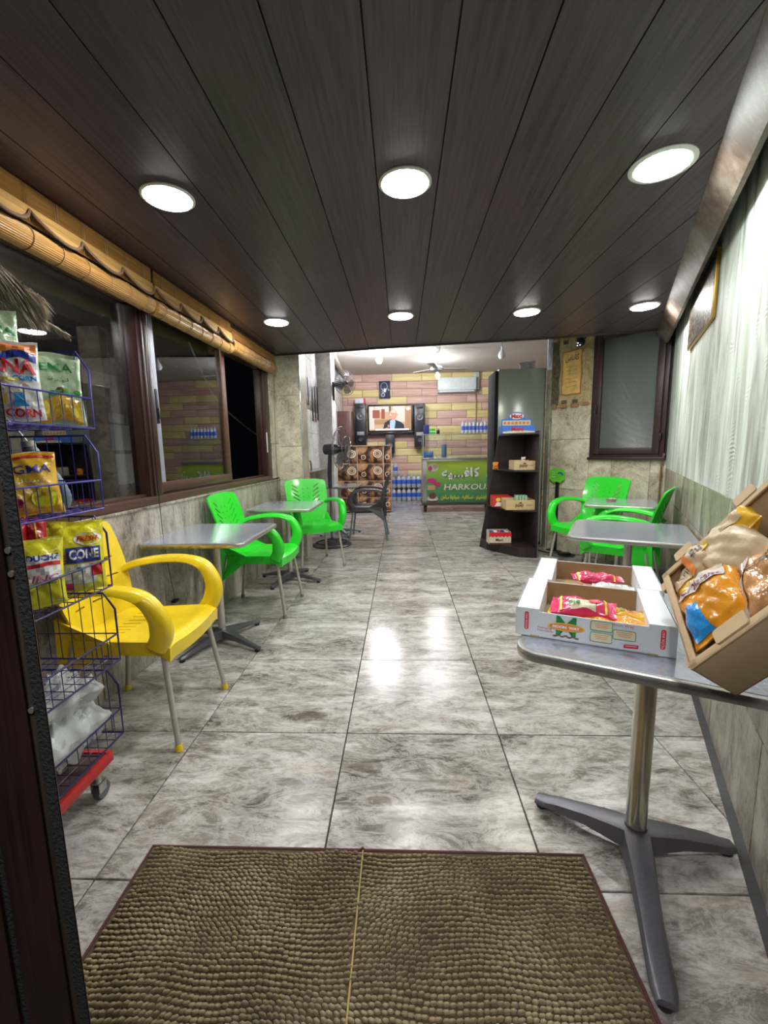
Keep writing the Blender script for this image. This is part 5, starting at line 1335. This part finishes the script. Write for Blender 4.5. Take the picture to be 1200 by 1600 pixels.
MB().b2((.445, 8.975, 1.13), (.462, 8.99, 1.61)).b2((.445, 8.972, 1.598), (1.95, 8.984, 1.612)).b2((.445, 9.54, 1.13), (.462, 9.555, 1.61)).build('case_edge', steel, co)
def simple(name, label, cat, lo, hi, m, bev=.004, group=None):
    t = thing(name, label, cat, ((lo[0]+hi[0])/2, (lo[1]+hi[1])/2, lo[2]), 0, group)
    c_ = t.location; MB().b2([lo[i]-c_[i] for i in range(3)], [hi[i]-c_[i] for i in range(3)], bev).build('carton_body', m, t); return t
t = simple('blue_carton', 'dark blue carton on the left end of the glass counter', 'box', (.475, 9.10, 1.609), (.585, 9.25, 1.80), mat('navy_card', (.02, .035, .20), .4))
t = simple('green_carton', 'bright green carton with white band on the glass counter', 'box', (.60, 9.10, 1.609), (.71, 9.22, 1.725), mat('lime_card', (.03, .55, .05), .4)); MB().b2((-.056, -.061, .05), (.056, .061, .065)).build('white_band', I_WHT, t)
t = thing('spice_jar', 'small black jar next to the green carton', 'jar', (.775, 9.15, 1.609)); MB().lathe([(.03, 0), (.032, .01), (.032, .07), (.02, .09)], 12).build('jar_body', blackp, t); MB().lathe([(.022, .09), (.022, .12)], 12).build('lid', I_GRY, t)
t = simple('blue_packet', 'upright pale blue packet inside the glass case', 'packet', (.845, 9.10, 1.132), (.945, 9.18, 1.40), mat('pale_blue_card', (.10, .24, .50), .4))
t = thing('blue_bag', 'crumpled bright blue bag inside the glass case', 'bag', M=T(.57, 9.15, 1.132)); part('film_body', Bag(.22, .13, .14, 80).mesh(film('bright_blue_film', (.03, .22, .75))), t)
# bottles
ORD = ['first', 'second', 'third', 'fourth', 'fifth', 'sixth', 'seventh', 'eighth']
cap_m = mat('bottle_cap', (.25, .42, .80), .4); lab_me = None
bot_me = MB().lathe([(.028, 0), (.032, .006), (.032, .07), (.030, .085), (.032, .10), (.032, .16), (.024, .195), (.012, .215), (.012, .225)], 12).mesh('bottle_body', bottle_m)
labl_me = MB().lathe([(.0328, .075), (.0335, .08), (.0335, .145), (.0328, .15)], 12, cap=False).mesh('bottle_label', blue_l)
capl_me = MB().lathe([(.014, .222), (.014, .242), (.010, .244)], 10).mesh('bottle_cap', cap_m)
def bottle(x, y, z, sc, label, group, wide=1.):
    t = thing('water_bottle', label, 'bottle', (x, y, z), random.uniform(0, 6), group); t.scale = (sc*wide, sc*wide, sc)
    part('bottle_body', bot_me, t); part('bottle_label', labl_me, t); part('bottle_cap', capl_me, t)
for k in range(8): bottle(1.30+.078*k, 9.25, 1.609, 1.08, 'small water bottle on the glass counter, %s from the left of its row' % ORD[k], 'bottles on the glass counter')
for r in range(2):
    for k in range(6):
        for d in range(2):
            bottle(-.20+.128*k, 11.0+.13*d, .002+.335*r, 1.38, 'water bottle, %s row of floor packs, %s line, %s from the left' % (('lower', 'upper')[r], ('front', 'rear')[d], ORD[k]), 'packs of water bottles on the floor', 1.40)
bottle(-.155, 9.0+1.9, .68, 1.30, 'single water bottle standing above the packs by the coffee cabinet', 'packs of water bottles on the floor', 1.3)
# tv and audio
tv = thing('television', 'wall television showing a bald man in a dark suit', 'television', (-.257, 11.14, 1.71))
MB().b2((-.587, -.02, 0), (.587, .06, .73), .01).build('bezel', blackp, tv)
MB().b2((-.60, -.03, -.02), (.60, .05, .05), .008).build('lower_bezel', mat('gloss_black', (.02, .02, .022), .15), tv)
MB().b2((-.05, .05, .1), (.05, .13, .5)).build('wall_bracket', blackp, tv)
fs_ = lambda k: (lambda a, b: Vector((a, -.021-.001*k, b)))
def scr(name, col, k, *fns, s_=.5): 
    m_ = emis('screen_'+name, col, s_); mb = MB(); [g(mb, fs_(k)) for g in fns]; return mb.build(name, m_, tv, smooth=False)
RC = lambda a0, a1, b0, b1: (lambda mb, f: add_poly(mb, [(a0, b0), (a1, b0), (a1, b1), (a0, b1)], f))
scr('studio_wall', (.50, .34, .20), 1, RC(-.55, .52, .09, .69))
scr('studio_column', (.62, .55, .50), 2, RC(-.55, -.42, .12, .69), RC(.05, .36, .30, .69), RC(-.40, -.06, .55, .69))
scr('studio_door', (.28, .06, .03), 3, RC(-.24, -.15, .38, .62), RC(-.46, -.28, .40, .60))
scr('studio_wood', (.38, .20, .10), 2, RC(.36, .52, .10, .60), RC(-.42, -.02, .24, .36))
scr('studio_post', (.02, .02, .025), 3, RC(-.035, .0, .50, .69))
scr('screen_glare', (.75, .68, .58), 3, lambda mb, f: add_disc(mb, .44, .62, .05, .04, f))
scr('desk', (.80, .80, .86), 5, RC(-.40, .46, .09, .13))
scr('suit', (.008, .010, .03), 4, lambda mb, f: add_poly(mb, [(-.20, .12), (-.16, .28), (-.08, .33), (.02, .38), (.12, .35), (.26, .29), (.33, .23), (.35, .12)], f))
scr('shirt', (.35, .50, .85), 5, lambda mb, f: add_poly(mb, [(-.03, .13), (-.02, .33), (.02, .36), (.10, .36), (.12, .30), (.09, .13)], f))
scr('face', (.72, .32, .22), 6, lambda mb, f: add_disc(mb, .06, .49, .095, .12, f), lambda mb, f: add_poly(mb, [(.02, .40), (.02, .34), (.10, .34), (.13, .42)], f), lambda mb, f: add_disc(mb, .155, .475, .018, .035, f, 10))
scr('head_shine', (.95, .62, .48), 7, lambda mb, f: add_disc(mb, .07, .555, .055, .035, f), lambda mb, f: add_disc(mb, .0, .475, .015, .03, f, 8))
scr('face_shadow', (.25, .08, .05), 7, lambda mb, f: add_disc(mb, .015, .505, .014, .006, f, 8), lambda mb, f: add_disc(mb, -.008, .435, .018, .006, f, 8), lambda mb, f: add_disc(mb, .065, .505, .014, .006, f, 8))
scr('tie_badge', (.45, .20, .04), 5, lambda mb, f: add_disc(mb, -.06, .20, .03, .035, f, 10))
scr('hand', (.70, .34, .24), 6, lambda mb, f: add_disc(mb, -.10, .135, .05, .02, f, 10))
def speaker(x0, x1, z0, z1, label):
    t = thing('tower_speaker', label, 'speaker', ((x0+x1)/2, 11.12, z0), 0, 'tall black speakers'); w_ = (x1-x0)/2; h_ = z1-z0
    MB().b2((-w_, -.12, 0), (w_, .16, h_), .008).build('cabinet', mat('speaker_black', (.022, .024, .030), .35) if 'speaker_black' not in MATS else MATS['speaker_black'], t)
    for (zc, r) in ((h_*.70, .105), (h_*.16, .05)):
        ring = MB().lathe([(r, 0), (r, .014), (r*.86, .018), (r*.8, .004)], 24, M=T(0, -.12, zc) @ RX(PI/2), cap=False).build('surround', mat('speaker_ring', (.08, .085, .10), .3) if 'speaker_ring' not in MATS else MATS['speaker_ring'], t)
        MB().lathe([(r*.8, .004), (r*.35, -.006), (r*.33, .01), (r*.05, .016)], 20, M=T(0, -.122, zc) @ RX(PI/2), cap=False).build('cone', mat('speaker_cone', (.16, .16, .18), .35) if 'speaker_cone' not in MATS else MATS['speaker_cone'], t)
    MB().b2((-w_*.6, -.126, h_*.88), (w_*.6, -.118, h_*.95), .004).build('horn', blackp, t)
    MB().b2((-w_*.65, -.124, h_*.26), (w_*.65, -.119, h_*.34), .002).build('silver_plate', mat('label_grey', (.35, .36, .38), .4) if 'label_grey' not in MATS else MATS['label_grey'], t)
speaker(-1.165, -.885, 1.413, 2.476, 'tall black speaker left of the television with a box on top')
speaker(.338, .605, 1.370, 2.440, 'tall black speaker right of the television')
t = thing('subwoofer', 'small black speaker below the television', 'speaker', (-.285, 11.15, 1.22)); MB().b2((-.115, -.08, 0), (.115, .13, .47), .008).build('cabinet', MATS['speaker_black'], t)
MB().lathe([(.07, 0), (.07, .012), (.05, .002), (.01, .01)], 20, M=T(0, -.08, .2) @ RX(PI/2)).build('cone', MATS['speaker_cone'], t)
t = simple('white_carton', 'white and red small carton on the left speaker', 'box', (-1.15, 11.04, 2.478), (-.90, 11.22, 2.60), mat('pale_card', (.62, .65, .72), .5)); MB().b2((.09, -.092, .0), (.127, .092, .123)).build('red_end', I_RED, t)
t = thing('wall_clock_panel', 'dark blue glossy rectangular panel hung above the television', 'wall panel', (-.407, 11.26, 2.605)); MB().b2((-.145, -.03, 0), (.145, .028, .436), .012).build('panel_body', mat('gloss_navy', (.03, .04, .09), .12, coat=.8), t)
mb = MB(); f3 = lambda a, b: Vector((a, -.0315, b)); add_disc(mb, -.01, .30, .09, .10, f3, 20, .85); add_disc(mb, -.04, .09, .05, .05, f3, 16, .6); add_disc(mb, -.04, .17, .03, .03, f3, 16, .6); mb.build('silver_drawing', mat('silver_ink', (.16, .18, .26), .3), t, smooth=False)
ac = thing('air_conditioner', 'white split air conditioner on the brick wall', 'air conditioner', (1.408, 11.29, 2.70))
MB().b2((-.478, -.20, .06), (.478, 0, .37), .02).build('casing', mat('ac_white', (.70, .78, .78), .3), ac); MB().b2((-.43, -.205, .015), (.43, -.05, .055), .008).build('louvre', white_p, ac); MB().b2((-.47, -.17, .0), (.47, 0, .06), .01).build('lower_casing', mat('ac_grey', (.42, .46, .47), .4), ac)
tag(MB().tube(smoothpath([(1.83, 11.22, 2.74), (1.90, 11.25, 2.60), (1.915, 11.26, 2.2), (1.90, 11.26, 1.7)], 6), .012, 6).build('drain_hose', mat('tan_hose', (.42, .30, .18), .6)), 'tan hose running down from the air conditioner', 'hose')
tag(MB().b2((1.86, 11.20, 2.78), (1.975, 11.29, 3.20), .01).build('wall_box', mat('pale_wall_box', (.55, .60, .56), .4)), 'pale vertical box on the wall right of the air conditioner', 'wall box')
# coffee cabinet with printed panels
cc = thing('coffee_cabinet', 'cabinet covered in coffee-cup picture panels', 'cabinet', (0, 0, 0))
MB().b2((-1.08, 8.92, .03), (-.215, 9.45, 1.39), .004).b2((-1.37, 8.92, .03), (-1.08, 9.45, 1.03), .004).build('carcass', mat('white_joint', (.72, .62, .54), .5), cc)
zs = [(.05, .318), (.332, .668), (.682, 1.018), (1.032, 1.385)]
xs_ = [(-1.36, -.922), (-.904, -.382), (-.364, -.22)]
cupw = mat('cup_cream', (.88, .78, .62), .4)
for r, (z0, z1) in enumerate(zs):
    for c_, (x0, x1) in enumerate(xs_):
        if r == 3 and c_ == 0: x0 = -1.075
        pn = MB().b2((-(x1-x0)/2, -.006, 0), ((x1-x0)/2, 0, z1-z0), .002).build('picture_panel', coffee_m, cc, T((x0+x1)/2, 8.92, z0))
        hw = (x1-x0)/2; cx = hw-.11
        if c_ < 2 and r > 0:
            mb = MB(); g = lambda a, b: Vector((a, -.008, b)); add_disc(mb, cx, .20, .095, .085, g, 20); mb.build('saucer_print', cupw, pn, smooth=False)
            mb = MB(); g2 = lambda a, b: Vector((a, -.0090, b)); add_disc(mb, cx, .205, .068, .06, g2, 20, .82); mb.build('cup_rim_print', I_BRN, pn, smooth=False)
            mb = MB(); g3 = lambda a, b: Vector((a, -.0095, b)); add_disc(mb, cx, .205, .04, .035, g3, 16); mb.build('coffee_print', mat('crema', (.38, .20, .09), .4) if 'crema' not in MATS else MATS['crema'], pn, smooth=False)
        if c_ == 2 or c_ == 1:
            mb = MB(); g = lambda a, b: Vector((a, -.008, b)); add_disc(mb, -hw+.12 if c_ == 1 else 0, .13, .05, .05, g, 16, .7); mb.build('small_cup_print', cupw, pn, smooth=False)
MB().b2((-1.09, 8.90, 1.39), (-.205, 9.46, 1.405), .003).build('top_board', mat('cream_edge', (.62, .45, .34), .5), cc)
# wooden cupboard in the corner
cu = thing('corner_cupboard', 'tall reddish brown cupboard behind the speaker', 'cupboard', (-1.32, 10.5, 0)); MB().b2((-.165, -.3, 0), (.16, .3, 2.22), .006).build('carcass', wood('red_brown_wood', (.055, .018, .014), (.10, .035, .028), .4, 2, .6), cu)
MB().b2((-.15, -.312, .05), (.15, -.3, 2.17), .004).build('door', MATS['red_brown_wood'], cu)
# pedestal fan
def cage(mb, r, d0, n=30):
    for k in range(n):
        a = 2*PI*k/n
        mb.tube([(d0*(.5-.5*math.cos(PI*s/6))*.0+d0*q, r*s_*math.cos(a), r*s_*math.sin(a)) for s, (q, s_) in enumerate(((1.0, .18), (.9, .55), (.55, .88), (0, 1.0), (-.5, .88), (-.8, .5), (-.85, .25)))], .0026, 3, caps=False)
    for s_, q in ((1.0, 0), (.55, .9), (.18, 1.0), (.88, -.5)):
        mb.tube([(d0*q, r*s_*math.cos(2*PI*k/32), r*s_*math.sin(2*PI*k/32)) for k in range(32)], .0045, 4, closed=True)
def fan_head(t, M, r, bm, nb=3):
    mb = MB(); cage(mb, r, .07); o = mb.build('cage', mat('fan_wire', (.22, .22, .23), .35, .6) if 'fan_wire' not in MATS else MATS['fan_wire'], t, M)
    for k in range(nb):
        V = []; F = []
        for i in range(7):
            q = i/6; rr_ = .05+(r*.84-.05)*q; w_ = .28+.55*math.sin(PI*min(1, q*.75+.15))
            for j in (-1, -.3, .3, 1):
                a = 2*PI*k/nb+j*w_*.55; V.append((.022*j, rr_*math.cos(a), rr_*math.sin(a)))
        for i in range(6):
            for j in range(3): F.append((i*4+j, i*4+j+1, i*4+5+j, i*4+4+j))
        MB().pts(V, F).build('blade', bm, t, M)
    MB().lathe([(.04, -.03), (.045, 0), (.035, .05), (.01, .062)], 16, M=RY(PI/2)).build('hub', blackp, t, M)
    MB().lathe([(.045, -.27), (.07, -.25), (.078, -.12), (.06, -.06), (.03, -.03)], 18, M=RY(PI/2)).build('motor_housing', mat('fan_black', (.03, .032, .045), .3) if 'fan_black' not in MATS else MATS['fan_black'], t, M)
pf_ = thing('pedestal_fan', 'black pedestal fan on a round base, turned sideways', 'fan', (-.985, 5.86, 0))
MB().lathe([(.27, 0), (.275, .012), (.25, .03), (.12, .05), (.05, .075), (.03, .10)], 36).build('base', MATS.get('fan_black') or mat('fan_black', (.03, .032, .045), .3), pf_)
MB().lathe([(.20, .034), (.21, .046), (.22, .034)], 36, cap=False).build('base_ring', blackp, pf_)
MB().tube([(0, 0, .07), (0, 0, .92)], .017, 12).build('chrome_pole', mat('dark_chrome', (.25, .25, .25), .25, .9), pf_)
MB().tube([(0, 0, .80), (0, 0, 1.02), (.01, 0, 1.24), (.02, 0, 1.30)], [.026, .03, .026, .03], 12).build('upper_column', MATS['fan_black'], pf_)
fan_head(pf_, T(.18, 0, 1.325) @ RZ(math.radians(-14)), .30, mat('smoked_blade', (.14, .14, .15), .15, alpha=.8))
wf = thing('wall_fan', 'dark wall-mounted fan on the tiled pilaster', 'fan', (-1.25, 8.12, 2.36))
MB().b2((0, -.05, -.13), (.03, .05, .20), .006).build('wall_plate', blackp, wf); MB().tube([(.02, 0, .12), (.12, -.02, .17), (.20, -.04, .16)], .016, 8).build('arm', blackp, wf)
fan_head(wf, T(.24, -.09, .165) @ RZ(math.radians(-50)), .225, mat('dark_blade', (.05, .05, .06), .3, alpha=.7), 5)
MB().tube([(.03, .0, -.12), (.10, 0, -.30), (.12, 0, -.45)], .004, 4).build('pull_string', blackp, wf)
cf = thing('ceiling_fan', 'pale ceiling fan with three blades in the back room', 'fan', (.70, 8.6, 3.22))
MB().lathe([(.02, -.10), (.06, -.07), (.07, 0)], 16).build('canopy', trim_w, cf); MB().tube([(0, 0, -.05), (0, 0, -.34)], .012, 8).build('down_rod', trim_w, cf)
MB().lathe([(.03, -.44), (.11, -.42), (.13, -.38), (.10, -.34), (.03, -.32)], 20).build('motor', mat('fan_grey', (.42, .44, .44), .4), cf)
for k in range(3):
    MB().prism([(.10, -.04), (.58, -.07), (.60, 0), (.58, .06), (.10, .04)], -.385, -.378, M=RZ(2*PI*k/3+.25)).build('blade', mat('blade_tan', (.36, .33, .30), .5) if 'blade_tan' not in MATS else MATS['blade_tan'], cf)
def bulb(x, y, z, label, m, r=.055, cord=.2):
    t = thing('hanging_bulb', label, 'light bulb', (x, y, z), 0, 'bulbs in the back room')
    MB().lathe([(.001, -r*1.1), (r*.6, -r*.9), (r, -r*.1), (r*.9, r*.5), (r*.45, r*1.2), (.018, r*1.5)], 16).build('globe', m, t)
    MB().tube([(0, 0, r*1.4), (0, 0, r*1.4+.06)], .018, 10).build('socket', white_p, t); MB().tube([(0, 0, r*1.4+.05), (0, 0, 3.22-z)], .004, 5).build('flex', blackp, t)
bulb(-.40, 8.5, 3.005, 'bright hanging bulb above the television', bulb_m, .06)
bulb(.80, 9.6, 2.86, 'small lit bulb just behind the ceiling fan', emis('lit_bulb_small', (.95, .97, 1.0), 200), .045)
bulb(2.0-.13, 8.3, 2.99, 'unlit white bulb above the fridge', mat('opal_bulb', (.75, .78, .80), .3), .07)
downlight(.55, 7.9, 'round ceiling lamp of the back room beside the fan', emis('slab_lamp', (.95, .97, 1.0), 130), z=3.215, r=.09)
downlight(.95, 8.2, 'smaller ceiling lamp of the back room right of the fan', emis('slab_lamp_b', (.95, .97, 1.0), 130), z=3.215, r=.06)
# utensils on the back-left wall
for k, (y, z0, z1) in enumerate(((6.95, 2.03, 2.46), (7.25, 1.80, 2.36), (7.48, 1.80, 2.40), (7.70, 1.84, 2.42))):
    t = thing('kitchen_utensil', 'dark utensil hanging on the side wall, %s from the stone column' % ORD[k], 'utensil', (-1.465, y, z0), 0, 'utensils on the side wall')
    MB().b2((-.008, -.018, .05), (.008, .018, z1-z0), .003).build('shaft', blackp, t); MB().b2((-.008, -.03, 0), (.008, .03, .07), .006).build('head', I_PNK if k == 2 else blackp, t)
tag(MB().b2((-1.492, 6.85, 1.98), (-1.484, 7.75, 2.16), .002).build('wall_rack', steel), 'grey metal strip behind the hanging utensils', 'rack')
# kettle handles behind the green chair, on a side ledge
tag(MB().b2((-1.49, 6.0, .98), (-1.36, 7.8, 1.0), .003).build('side_ledge', wall_g), 'narrow stone ledge along the side wall behind the fan', 'ledge')
for k, (y, lab) in enumerate(((6.25, 'black looped cable on the side ledge, nearer coil'), (6.55, 'black looped cable on the side ledge, farther coil'))):
    tag(MB().tube([(-1.40, y+.09*math.cos(a), 1.07+.10*math.sin(a)) for a in [2*PI*j/20 for j in range(20)]], .010, 6, closed=True).build('cable_coil', blackp), lab, 'cable', 'coils on the side ledge')
# small things on the far tables
t = thing('ashtray', 'small ashtray with crumpled paper on the table under the window', 'ashtray', (2.03, 4.22, .776)); MB().lathe([(.04, 0), (.048, .018), (.044, .018), (.036, .005), (.001, .005)], 20).build('dish', mat('tan_glass', (.30, .22, .14), .2), t)
mb = MB(); mb.box((0, 0, .018), (.04, .03, .016), .005, M=RZ(.4)); mb.box((.025, .02, .015), (.03, .015, .012), .004, M=RZ(-.5)); mb.build('crumpled_paper', mat('paper_scrap', (.60, .52, .40), .7), t)
t = thing('eyeglasses', 'black folded eyeglasses on the table between the green chairs', 'eyeglasses', (-1.30, 4.40, .776), .4)
for s in (-1, 1): MB().tube([(s*.034+.024*math.cos(a), 0, .021+.019*math.sin(a)) for a in [2*PI*j/14 for j in range(14)]], .0025, 5, closed=True).build('rim', blackp, t); MB().tube([(s*.058, 0, .028), (s*.056, .06, .02), (s*.02, .10, .006)], .0025, 5).build('temple', blackp, t)
MB().tube([(-.01, 0, .026), (.01, 0, .026)], .0025, 5).build('bridge', blackp, t)
